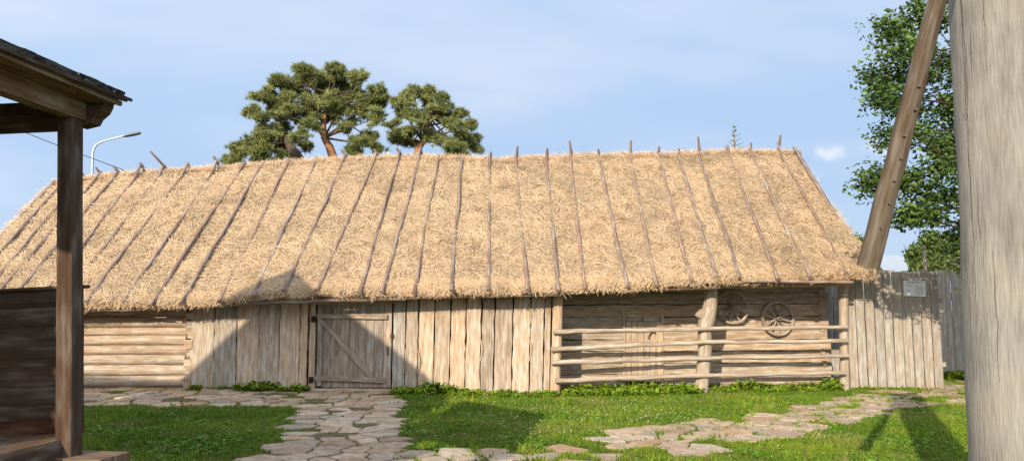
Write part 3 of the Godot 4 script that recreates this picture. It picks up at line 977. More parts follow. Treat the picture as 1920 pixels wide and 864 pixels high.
func build_house() -> void:
	# the gabled house that the porch belongs to; it stands out of view and shades the yard
	var house := thing("log_house", "gabled dark log house behind the porch", "house")
	var u := Vector3(-.177, 0, .984)
	var A := Vector3(-4.89, 3.83, -5.07)
	var P := Vector3(-8.72, 6.8, -5.75)
	var B := Vector3(-10.85, 4.45, -6.14)
	var Ln := 8.0
	var thick := Vector3(0, -.16, 0)
	for s in [[A, P], [P, B]]:
		var mb := MB.new()
		var a: Vector3 = s[0]
		var b: Vector3 = s[1]
		var c := [a, b, b + u * Ln, a + u * Ln]
		mb.q(c[0], c[3], c[2], c[1], Vector2(0, 0), Vector2(4, 0), Vector2(4, 2), Vector2(0, 2), Color.WHITE)
		mb.q(c[0] + thick, c[1] + thick, c[2] + thick, c[3] + thick, Vector2(0, 0), Vector2(4, 0), Vector2(4, 2), Vector2(0, 2), Color.WHITE)
		for e in 4:
			var p: Vector3 = c[e]
			var q: Vector3 = c[(e + 1) % 4]
			mb.q(p, q, q + thick, p + thick, Vector2(0, 0), Vector2(1, 0), Vector2(1, .1), Vector2(0, .1), Color.WHITE)
		obj("roof_slope", mb.mesh(), M.shingle, house)
	var w := Vector3(.984, 0, .177)
	# log walls, front gable in logs that shorten towards the top
	var y := .2
	while y < 6.5:
		var xl := -10.5
		var xr := -5.1
		if y > 3.55: xr = -5.1 - (y - 3.55) * 1.22
		if y > 4.3: xl = -10.5 + (y - 4.3) * .86
		if xr - xl > .3:
			var k := (xl + 4.89) / .984
			var k2 := (xr + 4.89) / .984
			var base := Vector3(-4.89, y, -5.07) + u * .3
			bar("log", house, line(base + w * k, base + w * k2, 4, .004), rads(.15, .15, 4, .03), M.dark, tint(.7, .9), 8, .05)
		if y < 4.4:
			var r0 := Vector3(-4.89, y, -5.07) + u * .2
			if y < 3.6: bar("log", house, line(r0 - w * .25, r0 - w * .25 + u * 7.6, 4, .004), rads(.15, .15, 4, .03), M.dark, tint(.7, .9), 8, .05)
			bar("log", house, line(r0 - w * 5.6, r0 - w * 5.6 + u * 7.6, 4, .004), rads(.15, .15, 4, .03), M.dark, tint(.7, .9), 8, .05)
		if y < 3.3:  # unseen extra log wall, added to keep the sun off the porch
			var q0 := Vector3(-4.1, y, -5.0)
			bar("log", house, line(q0, q0 + u * 3.6, 3, .004), rads(.15, .15, 3, .03), M.dark, tint(.7, .9), 8, .05)
		y += .28
	# low wing with a level ridge beyond
	var wing := MB.new()
	var b0 := B + Vector3(.2, 0, -.04)
	var c0 := b0 - w * 9.0
	plank(wing, frame(Vector3(b0.x, 2.2, b0.z) + u * .25, Vector3(c0.x, 2.2, c0.z) + u * .25, Vector3.UP), 9.0, 4.5, .3, 0, 2, Color(.8, .8, .8))
	obj("wing_wall", wing.mesh(), M.dark, house)

# ---------------------------------------------------------------- well sweep
func build_well() -> void:
	var wp := thing("well_post", "massive pale grey weathered log post with long cracks, forked above", "post")
	var z := -4.8
	var r := .27
	var bx := onz(1814, 864, z).x + r + .06
	var tx := onz(1778, 0, z).x + r + .055
	var pts := []
	var rd := []
	for k in 22:
		var y := -.1 + k * .2
		pts.append(Vector3(lerpf(bx, tx, (y - .7) / 3.0), y, z))
		rd.append(r * (1.0 + nz2.get_noise_2d(y * 20.0, 7.0) * .03))
	var mb := MB.new()
	tube(mb, pts, rd, 40, Color.WHITE, .035, .2)
	for k in mb.t.size():
		var ip := (k % 41) / 40.0
		mb.t[k] = Vector2(mb.v[k].y / 5.2 + .1, ip)
	obj("trunk", mb.mesh(), M.post, wp)
	var top: Vector3 = pts[21]
	for s in [-1, 1]:
		bar("fork_arm", wp, [top + Vector3(s * .1, -.25, s * -.06), top + Vector3(s * .2, .12, s * -.1), top + Vector3(s * .23, .35, s * -.12)], [.16, .14, .11], M.post, Color.WHITE, 12, .08)
	var sw := thing("well_sweep", "long round log slanting down from the top of the big post", "pole")
	var b := onz(1629, 498, -4.75)
	var t := onz(1757, 10, -4.35)
	var piv := b + (t - b) * 1.6
	var sp := []
	for k in 13: sp.append(b.lerp(piv, k / 12.0) + Vector3(nz2.get_noise_1d(k * 30.0), nz2.get_noise_1d(k * 30.0 + 99.0), 0) * .012)
	bar("beam", sw, sp, rads(.068, .046, 12, .02), M.sweep, Color(.95, .93, .9), 16, .05)
	for k in 7:
		var f := .09 + k * .055 + rr(-.01, .01)
		var c := b.lerp(piv, f) + Vector3(-.012 + rr(-.01, .02), 0, .06)
		bar("knot", sw, [c, c + Vector3(.0, .002, .014)], [.011, .007], M.sweep, Color(.95, .95, .95), 7, .1)

# ---------------------------------------------------------------- lamp, wire, shed
func build_far() -> void:
	var z := -36.0
	var lamp := thing("street_lamp", "slim pale grey street lamp with a curved arm beyond the roof", "street lamp")
	var pts := [Vector3(onz(171.5, 325, z).x, 0, z), onz(171.5, 325, z)]
	for p in [[172, 300], [172.5, 288], [175, 278], [180, 271], [188, 266.5], [200, 262.5], [218, 258], [236, 253.5]]: pts.append(onz(p[0], p[1], z))
	bar("pole", lamp, pts, [.09, .065, .06, .058, .055, .05, .048, .045, .043, .042], M.metal, Color.WHITE, 8, 0)
	var h := MB.new()
	var a := onz(229, 256, z)
	var b := onz(263, 248.5, z)
	tube(h, [a, a.lerp(b, .2), a.lerp(b, .6), a.lerp(b, .92), b], [.05, .12, .15, .13, .05], 10, Color.WHITE, 0, 0, true, .55)
	obj("lamp_head", h.mesh(), M.lamphead, lamp)
	var wire := MB.new()
	var wp := []
	for k in 15:
		var f := k / 14.0
		wp.append(onz(lerpf(-260, 262, f), lerpf(112, 330, f) - sin(PI * f) * -9.0, lerpf(-30.0, -34.0, f)))
	tube(wire, wp, rads(.016, .016, 14), 5, Color.WHITE, 0, 0, false)
	var wo := obj("cable", wire.mesh(), M.iron, self)
	tag(wo, "thin dark overhead cable sloping down behind the porch post", "cable")
	var shed := thing("shed", "low shed with a pale bluish roof beyond the fence", "shed")
	var s0 := onz(1656, 512, -48)
	var s1 := onz(1694, 512, -48)
	var rt := onz(1670, 498, -48)
	board("wall", shed, Vector3(s0.x, s0.y * .5, -48), Vector3(s1.x + 1.5, s0.y * .5, -48), Vector3.UP, s0.y, 3.0, M.fence, Color(.8, .8, .8), 0, 1)
	board("roof", shed, Vector3(s0.x - .2, (s0.y + rt.y) * .5, -47.6), Vector3(s1.x + 1.7, (s0.y + rt.y) * .5, -47.6), Vector3(0, .55, -.83), 3.4, .08, M.metal, Color(.9, .9, .9), 0, 1)

# ---------------------------------------------------------------- trees
func needle_tuft(sd: int, n: int, L: float, w: float) -> ArrayMesh:
	var r := RandomNumberGenerator.new()
	r.seed = sd
	var mb := MB.new()
	for k in n:
		var d := Vector3(r.randfn(0, 1), r.randfn(.35, .8), r.randfn(0, 1)).normalized()
		var s := d.cross(Vector3(r.randfn(0, 1), r.randfn(0, 1), r.randfn(0, 1))).normalized() * w * .5
		var l := L * r.randf_range(.6, 1.1)
		var g := r.randf_range(.75, 1.0)
		mb.tri(-s, s, d * l, Vector2.ZERO, Vector2.ZERO, Vector2.ZERO, Color(g, g, g))
	return mb.mesh()
func leaf_spray(sd: int, n: int, L: float, spread: float) -> ArrayMesh:
	var r := RandomNumberGenerator.new()
	r.seed = sd
	var mb := MB.new()
	for k in n:
		var o := Vector3(r.randf_range(-1, 1), r.randf_range(-.7, .7), r.randf_range(-1, 1)) * spread
		var d := Vector3(r.randfn(0, 1), r.randfn(-.35, .5), r.randfn(0, 1)).normalized()
		var s := d.cross(Vector3(r.randfn(0, .5), 1, r.randfn(0, .5))).normalized()
		var up := s.cross(d)
		var l := L * r.randf_range(.7, 1.15)
		var w := l * .3
		var g := r.randf_range(.72, 1.0)
		var col := Color(g, g, g)
		var mid := o + d * l * .45 - up * l * .06
		var z2 := Vector2.ZERO
		mb.q(o, mid, o + d * l - up * l * .1, o + d * l * .4 + s * w + up * l * .05, z2, z2, z2, z2, col)
		mb.q(o, o + d * l * .4 - s * w + up * l * .05, o + d * l - up * l * .1, mid, z2, z2, z2, z2, col)
	return mb.mesh()
func tree(t: Node3D, trunk: Array, trad: Array, tmat: Material, clumps: Array, leaf: Mesh, lmat: Material, pads: int, per: int, flat: float, padr: float, cola: Color, colb: Color, limb_from: int, limbr: float) -> void:
	bar("trunk", t, trunk, trad, tmat, Color.WHITE, 10, .12)
	var xfs := []
	var cl := []
	var lb := MB.new()
	for c in clumps:
		var cc: Vector3 = c[0]
		var cr: float = c[1]
		var from: Vector3 = trunk[mini(trunk.size() - 1, limb_from + rng.randi() % maxi(1, trunk.size() - limb_from))]
		var mid := from.lerp(cc, .5) + Vector3(0, rr(-.1, .25) * cr, 0)
		tube(lb, [from, mid, cc], [limbr, limbr * .6, limbr * .2], 5, Color(.6, .55, .5), .1, 0, false)
		var npd := maxi(4, int(pads * cr * cr))
		for k in npd:
			var d := Vector3(rng.randfn(0, 1), rng.randfn(0, 1), rng.randfn(0, 1)).normalized() * pow(rng.randf(), .45) * cr
			d.y *= .85
			var pc := cc + d
			tube(lb, [cc, cc.lerp(pc, .6) + Vector3(0, -.06, 0), pc], [limbr * .22, limbr * .14, limbr * .05], 4, Color(.7, .7, .7), .0, 0, false)
			var pcol := cola.lerp(colb, rng.randf())
			for e in per:
				var o := Vector3(rng.randfn(0, .5), rng.randfn(.1, .5) * flat, rng.randfn(0, .5)) * padr
				xfs.append(Transform3D(Basis.from_euler(Vector3(rr(-.5, .5), rr(0, TAU), rr(-.5, .5))).scaled(Vector3.ONE * rr(.7, 1.25)), pc + o))
				var g := rr(.75, 1.15)
				cl.append(Color(pcol.r * g, pcol.g * g, pcol.b * g))
	obj("limb", lb.mesh(), M.bark, t)
	many("crown", leaf, lmat, xfs, cl, t)
func build_trees() -> void:
	var z := -38.0
	var k := 1.0 / F * 38.0
	var nt := needle_tuft(4, 26, .26, .03)
	var ga := Color(.155, .19, .06)
	var gb := Color(.31, .34, .125)
	var pine := func(label: String, tr: Array, r0: float, cl: Array, bk: Material) -> void:
		var t := thing("pine_tree", label, "pine tree", "pines behind the barn")
		var pts := []
		var b := onz(tr[0][0], tr[0][1], z)
		pts.append(Vector3(b.x, -.1, z))
		var rad := [r0 * 1.5]
		for s in tr.size():
			pts.append(onz(tr[s][0], tr[s][1], z))
			rad.append(r0 * (1.0 - .12 * s))
		var cs := []
		for c in cl:
			var depth := rr(-1.6, 1.6) * (1.0 if c.size() < 4 else .3)
			cs.append([onz(c[0], c[1], z + depth), c[2] * k * .9])
		tree(t, pts, rad, bk, cs, nt, M.needles, 20, 20, .5, .28, ga, gb, 4, .07)
	pine.call("tall pine with a broad crown and a bare orange trunk above the thatch", [[628, 330], [625, 298], [617, 275], [607, 258], [606, 235], [612, 205], [620, 175]], .26,
		[[500, 190, 34], [535, 170, 40], [575, 155, 40], [625, 160, 44], [665, 165, 42], [695, 190, 36], [600, 195, 46], [550, 210, 42], [650, 205, 46], [485, 212, 24], [650, 236, 20], [580, 232, 22], [702, 222, 26], [690, 258, 24], [672, 268, 16], [665, 285, 12], [705, 275, 16], [562, 134, 10, 1], [578, 132, 9, 1], [622, 128, 9, 1], [635, 132, 10, 1], [668, 146, 12, 1], [705, 170, 12, 1], [715, 185, 12, 1], [465, 210, 13, 1], [485, 180, 11, 1], [522, 148, 10, 1]], M.pinebark)
	pine.call("low spreading pine with a dark stem behind the left of the thatch ridge", [[566, 330], [560, 300], [550, 285], [540, 268], [532, 250]], .34,
		[[500, 245, 26], [530, 240, 26], [500, 272, 36], [540, 280, 34], [465, 282, 28], [440, 295, 20], [425, 302, 14], [575, 272, 15], [560, 252, 16], [480, 300, 22], [520, 300, 18], [450, 272, 12]], M.bark)
	pine.call("smaller pine leaning with a crooked trunk, crown clear of the other pines", [[782, 330], [782, 295], [784, 278], [792, 266], [802, 258], [800, 235], [795, 210]], .24,
		[[770, 190, 22], [795, 185, 26], [822, 195, 26], [780, 212, 30], [815, 220, 32], [845, 225, 24], [850, 245, 30], [815, 255, 24], [872, 260, 24], [885, 275, 18], [865, 285, 16], [755, 215, 16], [740, 240, 16], [760, 250, 20], [745, 262, 14], [770, 270, 12], [840, 272, 18], [845, 295, 14], [775, 172, 9, 1], [805, 172, 9, 1], [830, 180, 9, 1], [885, 232, 9, 1], [865, 216, 9, 1], [745, 192, 8, 1]], M.pinebark)
	# young conifer whose tip shows over the ridge
	var yt := thing("young_fir", "thin tip of a young conifer showing over the thatch ridge", "conifer")
	var zt := -25.0
	var tp := onz(1377, 238, zt)
	bar("trunk", yt, [Vector3(tp.x + .05, 0, zt), onz(1378, 290, zt), tp], [.06, .025, .006], M.pinebark, Color(.7, .8, .6), 6, .05)
	var xfs := []
	var cl := []
	var lb := MB.new()
	for s in 13:
		var y := tp.y - .02 - s * .16
		for e in 4:
			var an := rr(0, TAU)
			var L := .07 + s * .055
			var d := Vector3(cos(an), .55 - s * .03, sin(an)).normalized()
			var o := Vector3(tp.x, y, zt)
			tube(lb, [o, o + d * L], [.008, .004], 4, Color(.6, .7, .5), 0, 0, false)
			for q in 4:
				xfs.append(Transform3D(Basis.from_euler(Vector3(rr(-1, 1), rr(0, TAU), rr(-1, 1))).scaled(Vector3.ONE * .16), o + d * L * (q + 1) / 4.0))
				cl.append(Color(.16, .25, .15) * rr(.8, 1.2))
	obj("limb", lb.mesh(), M.pinebark, yt)
	many("crown", nt, M.needles, xfs, cl, yt)
	# broadleaf tree beside the yard, drooping over the fence
	var bt := thing("broadleaf_tree", "large green broadleaf tree drooping behind the slanting log", "tree")
	var zb := -12.8
	var kb := 1.0 / F * 12.8
	var tb := Vector3(10.6, 0, -13.0)
	var cls := []
	for c in [[1700, 30, 46], [1668, 60, 22], [1680, 95, 34], [1655, 105, 20], [1655, 150, 24], [1690, 150, 38], [1650, 178, 18], [1670, 200, 26], [1700, 210, 40], [1735, 40, 60], [1750, 110, 60], [1765, 190, 60], [1700, 250, 22], [1730, 260, 44], [1770, 270, 48], [1735, 310, 24], [1770, 325, 26], [1710, 335, 22], [1745, 372, 11], [1785, 372, 13], [1705, 402, 10], [1735, 412, 8], [1690, 408, 6], [1722, 395, 9], [1690, 345, 14], [1668, 338, 12], [1645, 345, 9], [1618, 350, 8], [1634, 330, 7], [1655, 255, 10], [1640, 180, 9], [1632, 140, 10], [1650, 60, 9]]:
		cls.append([onz(c[0] + (16 if c[2] > 14 else 8), c[1], zb + rr(-.5, .5)), c[2] * kb * .85])
	for k2 in 40:  # clumps hidden behind the big post, added to shade the back fence
		cls.append([Vector3(rr(8.65, 10.6), rr(2.4, 5.4), rr(-13.6, -12.4)), rr(.5, .7)])
	for k2 in 60:
		var an := rr(0, TAU)
		var rad := rr(.6, 2.5)
		var cpos := Vector3(10.3 + cos(an) * rad * 1.2, rr(3.0, 8.6), -13.0 + sin(an) * rad * 1.1)
		if (cpos.x / -cpos.z) < .62 or (cpos.y < 4.2 and cpos.x / -cpos.z < .68): continue
		cls.append([cpos, rr(.4, .75)])
	tree(bt, [tb + Vector3(0, -.1, 0), tb + Vector3(-.05, 1.2, 0), tb + Vector3(-.1, 2.4, .05), tb + Vector3(-.3, 3.6, .1), tb + Vector3(-.35, 5.0, .0), tb + Vector3(-.4, 6.5, 0)], [.2, .16, .14, .11, .08, .04], M.bark, cls, leaf_spray(6, 5, .115, .11), M.leaf, 40, 14, .85, .24, Color(.055, .115, .03), Color(.13, .21, .05), 2, .032)
	# rounded trees beyond the fence
	var ls := leaf_spray(9, 7, .3, .28)
	for d in [["rounded green tree beyond the fence beside the pale pole", -44.0, 1752, [[1752, 462, 34], [1722, 478, 26], [1785, 475, 28], [1745, 490, 34], [1775, 495, 30], [1715, 500, 18], [1738, 446, 16], [1768, 448, 18]], .15], ["green tree showing between the thatch edge and the slanting log", -60.0, 1606, [[1606, 452, 18], [1596, 475, 20], [1620, 475, 22], [1608, 495, 24], [1640, 498, 12], [1650, 492, 8]], .15], ["pale green shrub behind the fence near the big post", -34.0, 1790, [[1790, 500, 14], [1772, 505, 12], [1805, 503, 14], [1755, 510, 10]], .05]]:
		var t := thing("round_tree", d[0], "tree", "trees beyond the fence")
		var zz: float = d[1]
		var b := onz(d[2], 480, zz)
		var cs := []
		for c in d[3]: cs.append([onz(c[0], c[1], zz + rr(-.7, .7)), c[2] / F * -zz * .8])
		var light: bool = d[1] == -34.0
		tree(t, [Vector3(b.x, -.1, zz), Vector3(b.x, b.y * .5, zz), Vector3(b.x + .1, b.y * .85, zz), Vector3(b.x, b.y, zz)], [d[4], d[4] * .8, d[4] * .6, d[4] * .4], M.bark, cs, ls, M.leaf, 26, 10, .7, .34, Color(.10, .16, .04) if not light else Color(.10, .14, .04), Color(.17, .23, .065) if not light else Color(.15, .19, .06), 1, .05)

# ---------------------------------------------------------------- ground
var mask := PackedByteArray()
const GX0 := -12.0
const GZ0 := -21.0
const GS := .04
const GW := 700
const GH := 400
func inside(poly: PackedVector2Array, p: Vector2) -> bool:
	return Geometry2D.is_point_in_polygon(p, poly)
func region(list: Array) -> PackedVector2Array:
	var r := PackedVector2Array()
	for p in list:
		var w := ony(p[0], p[1])
		r.append(Vector2(w.x, w.z))
	return r
func clip(poly: PackedVector2Array, m: Vector2, nrm: Vector2) -> PackedVector2Array:
	var out := PackedVector2Array()
	for k in poly.size():
		var a := poly[k]
		var b := poly[(k + 1) % poly.size()]
		var da := (a - m).dot(nrm)
		var db := (b - m).dot(nrm)
		if da <= 0: out.append(a)
		if (da < 0) != (db < 0): out.append(a.lerp(b, da / (da - db)))
	return out
func build_ground() -> void:
	var mb := MB.new()
	# one sheet: fine near the yard, reaching the horizon
	var xs := []
	var zs := []
	for v in [-600, -200, -80, -40, -24, -16]: xs.append(float(v))
	for k in 91: xs.append(-13.0 + k * .3)
	for v in [18, 26, 40, 80, 200, 600]: xs.append(float(v))
	for v in [600, 100, 30, 12, 6, 2]: zs.append(float(v))
	for k in 71: zs.append(0.0 - k * .3)
	for v in [-24, -28, -40, -80, -200, -800]: zs.append(float(v))
	for z in zs:
		for x in xs:
			mb.v.append(Vector3(x, gh(x, z), z)); mb.n.append(Vector3.UP); mb.t.append(Vector2(x, z)); mb.c.append(Color.WHITE)
	var nx := xs.size()
	for a in zs.size() - 1:
		for b in nx - 1:
			var k := a * nx + b
			for e in [k, k + nx, k + 1, k + 1, k + nx, k + nx + 1]: mb.i.append(e)
	kind(obj("ground", mb.mesh(), M.soil), "structure")
	# flagstones
	mask.resize(GW * GH)
	var path := Node3D.new()
	child(path, "stone_path")
	kind(path, "structure")
	var regs := [
		[region([[60, 741], [150, 739], [360, 736], [560, 737], [575, 750], [555, 766], [380, 768], [150, 770], [60, 772]]), .43, .06],
		[region([[575, 735], [737, 735], [742, 760], [750, 800], [748, 850], [735, 890], [480, 890], [530, 850], [528, 825], [548, 795], [565, 765]]), .38, .05],
		[region([[480, 858], [735, 850], [900, 846], [1040, 843], [1050, 870], [1040, 905], [440, 905]]), .42, .16],
		[region([[1040, 843], [1110, 826], [1200, 808], [1330, 790], [1480, 772], [1560, 757], [1640, 744], [1700, 733], [1780, 719], [1840, 716], [1840, 757], [1740, 762], [1690, 768], [1600, 785], [1490, 808], [1440, 826], [1370, 842], [1250, 858], [1150, 868], [1040, 885]]), .42, .2]]
	var seeds := []
	var drop := []
	var sizes := []
	for r in regs:
		var poly: PackedVector2Array = Geometry2D.offset_polygon(r[0], -.13 if r[2] < .18 else -.05)[0]
		var mn := poly[0]
		var mx := poly[0]
		for p in poly:
			mn = mn.min(p); mx = mx.max(p)
		var st: float = r[1]
		var tries := int((mx.x - mn.x) * (mx.y - mn.y) / (st * st) * 18)
		for k in tries:
			var p := Vector2(rr(mn.x, mx.x), rr(mn.y, mx.y))
			if not inside(poly, p): continue
			var ok := true
			for q in seeds:
				if absf(q.x - p.x) < st and (q - p).length() < st * rr(.45, 1.05):
					ok = false
					break
			if ok:
				seeds.append(p); drop.append(rng.randf() < r[2]); sizes.append(st)
	var count := 0
	var made := []
	for k in seeds.size():
		if drop[k]: continue
		var p: Vector2 = seeds[k]
		var h: float = sizes[k] * rr(.75, 1.05)
		var poly := PackedVector2Array()
		for e in 7:
			var an := TAU * (e + rr(-.3, .3)) / 7.0
			poly.append(p + Vector2(cos(an) * h * rr(.9, 1.25), sin(an) * h * rr(.75, 1.05)))
		for q in seeds:
			var d: Vector2 = q - p
			if d.length() < 1.4 and d.length() > .001: poly = clip(poly, p + d * .5, d.normalized())
			if poly.size() < 3: break
		if poly.size() < 3: continue
		var c := Vector2.ZERO
		for v in poly: c += v
		c /= poly.size()
		var pl := PackedVector2Array()
		var gap := rr(.008, .028)
		for v in poly:
			var d := v - c
			var L := d.length()
			var nv := c + d * maxf(.3, (L - gap * 1.3) / maxf(L, .01))
			if pl.is_empty() or (nv - pl[pl.size() - 1]).length() > .03: pl.append(nv)
		# chip the corners
		var ch := PackedVector2Array()
		for e in pl.size():
			var a := pl[e]
			var pr := pl[(e + pl.size() - 1) % pl.size()]
			var nx2 := pl[(e + 1) % pl.size()]
			ch.append(a.lerp(pr, rr(.02, .1)))
			ch.append(a.lerp(nx2, rr(.02, .1)))
			var ed := nx2 - a
			if ed.length() > .12:
				var nn := Vector2(-ed.y, ed.x).normalized()
				ch.append(a + ed * rr(.25, .4) + nn * rr(-.018, .022))
				ch.append(a + ed * rr(.55, .75) + nn * rr(-.018, .022))
		if ch.size() < 6: continue
		var y := gh(c.x, c.y)
		var ht := rr(.012, .03)
		var tl := Vector2(rr(-.035, .035), rr(-.025, .025))
		var sm := MB.new()
		var col := tint(.68, 1.0, .06)
		if rng.randf() < .22: col = Color(col.r * .92, col.g * .83, col.b * .74)
		var n := ch.size()
		var cen := Vector3(0, ht, 0)
		var topv := []
		var edv := []
		var lov := []
		for v in ch:
			var d := v - c
			var e := d * .965
			topv.append(Vector3(e.x, ht + e.dot(tl), e.y))
			edv.append(Vector3(d.x, ht - .007 + d.dot(tl), d.y))
			lov.append(Vector3(d.x * 1.02, -.05, d.y * 1.02))
		for e in n:
			var f := (e + 1) % n
			var z2 := Vector2.ZERO
			var ord: bool = (topv[f] - cen).cross(topv[e] - cen).y > 0
			var a0: int = e if ord else f
			var a1: int = f if ord else e
			sm.tri(cen, topv[a1], topv[a0], z2, z2, z2, col)
			sm.q(topv[a0], topv[a1], edv[a1], edv[a0], z2, z2, z2, z2, col)
			sm.q(edv[a0], edv[a1], lov[a1], lov[a0], z2, z2, z2, z2, col)
		made.append([p.length(), sm, Vector3(c.x, y, c.y)])
		count += 1
		var mn := ch[0]
		var mx := ch[0]
		for v in ch:
			mn = mn.min(v); mx = mx.max(v)
		for gx in range(int((mn.x - GX0) / GS), int((mx.x - GX0) / GS) + 1):
			for gz in range(int((mn.y - GZ0) / GS), int((mx.y - GZ0) / GS) + 1):
				if gx < 0 or gz < 0 or gx >= GW or gz >= GH: continue
				if inside(ch, Vector2(GX0 + (gx + .5) * GS, GZ0 + (gz + .5) * GS)): mask[gz * GW + gx] = 2
	print("stones ", count)
	# the 300 nearest are stones of their own, the farthest few lie in one mesh
	made.sort_custom(func(a, b): return a[0] < b[0])
	var rest := MB.new()
	for k in made.size():
		var sm: MB = made[k][1]
		if k < 300:
			obj("stone", sm.mesh(), M.stone, path, Transform3D(Basis(), made[k][2]))
		else:
			var o := rest.v.size()
			for v in sm.v: rest.v.append(v + made[k][2])
			rest.n.append_array(sm.n); rest.t.append_array(sm.t); rest.c.append_array(sm.c)
			for v in sm.i: rest.i.append(v + o)
	if not rest.v.is_empty(): kind(obj("far_stones", rest.mesh(), M.stone, path), "stuff")
	# gaps between the stones
	var allreg := []
	for r in regs: allreg.append(r[0])
	for gz in GH:
		for gx in GW:
			var k := gz * GW + gx
			if mask[k] == 2: continue
			var p := Vector2(GX0 + (gx + .5) * GS, GZ0 + (gz + .5) * GS)
			for a in 4:
				if inside(allreg[a], p):
					mask[k] = 1 if a < 2 else 3
					break
	var bed := MB.new()
	for gz in range(0, GH - 4, 4):
		for gx in range(0, GW - 4, 4):
			var mk := mask[(gz + 2) * GW + gx + 2]
			if mk == 0 or mk == 3: continue
			var p := []
			for q in [[0, 0], [0, 4], [4, 4], [4, 0]]:
				var x: float = GX0 + (gx + q[0]) * GS
				var z: float = GZ0 + (gz + q[1]) * GS
				p.append(Vector3(x, gh(x, z) + .004, z))
			var z2 := Vector2.ZERO
			bed.q(p[0], p[1], p[2], p[3], z2, z2, z2, z2, Color.WHITE)
	kind(obj("path_bed", bed.mesh(), M.earth), "structure")
	build_grass()
func at_mask(x: float, z: float) -> int:
	var gx := int((x - GX0) / GS)
	var gz := int((z - GZ0) / GS)
	if gx < 0 or gz < 0 or gx >= GW or gz >= GH: return 0
	return mask[gz * GW + gx]
func blades(sd: int, n: int, spread: float, hmin: float, hmax: float, w: float, lean: float) -> ArrayMesh:
	var r := RandomNumberGenerator.new()
	r.seed = sd
	var mb := MB.new()
	for k in n:
		var o := Vector3(r.randf_range(-1, 1), 0, r.randf_range(-1, 1)) * spread
		var an := r.randf() * TAU
		var s := Vector3(cos(an), 0, sin(an)) * w * .5 * r.randf_range(.7, 1.3)
		var h := r.randf_range(hmin, hmax)
		var d := Vector3(r.randfn(0, lean), 0, r.randfn(0, lean)) * h
		var m := o + d * .35 + Vector3(0, h * .6, 0)
		var t := o + d + Vector3(0, h, 0)
		var g := r.randf_range(.7, 1.0)
		var col := Color(g, g, g * .95)
		var z := Vector2.ZERO
		mb.q(o - s, o + s, m + s * .8, m - s * .8, z, z, z, z, col)
		mb.tri(m - s * .8, m + s * .8, t, z, z, z, col)
	return mb.mesh()
func rosette(sd: int, n: int, L: float, w: float) -> ArrayMesh:
	var r := RandomNumberGenerator.new()
	r.seed = sd
	var mb := MB.new()
	var z := Vector2.ZERO
	for k in n:
		var an := TAU * (k + r.randf()) / n
		var d := Vector3(cos(an), 0, sin(an))
		var s := Vector3(-sin(an), 0, cos(an))
		var l := L * r.randf_range(.6, 1.1)
		var hh := r.randf_range(.35, 1.1) * l
		var a := d * l * .25 + Vector3(0, hh * .55, 0)
		var b := d * l * .7 + Vector3(0, hh, 0)
		var c := d * l * 1.1 + Vector3(0, hh * .85, 0)
		var g := r.randf_range(.7, 1.0)
		var col := Color(g, g, g * .9)
		mb.q(-s * .004, s * .004, a + s * w * .5, a - s * w * .5, z, z, z, z, col)
		mb.q(a - s * w * .5, a + s * w * .5, b + s * w * .55, b - s * w * .55, z, z, z, z, col)
		mb.tri(b - s * w * .55, b + s * w * .55, c, z, z, z, col)
	return mb.mesh()
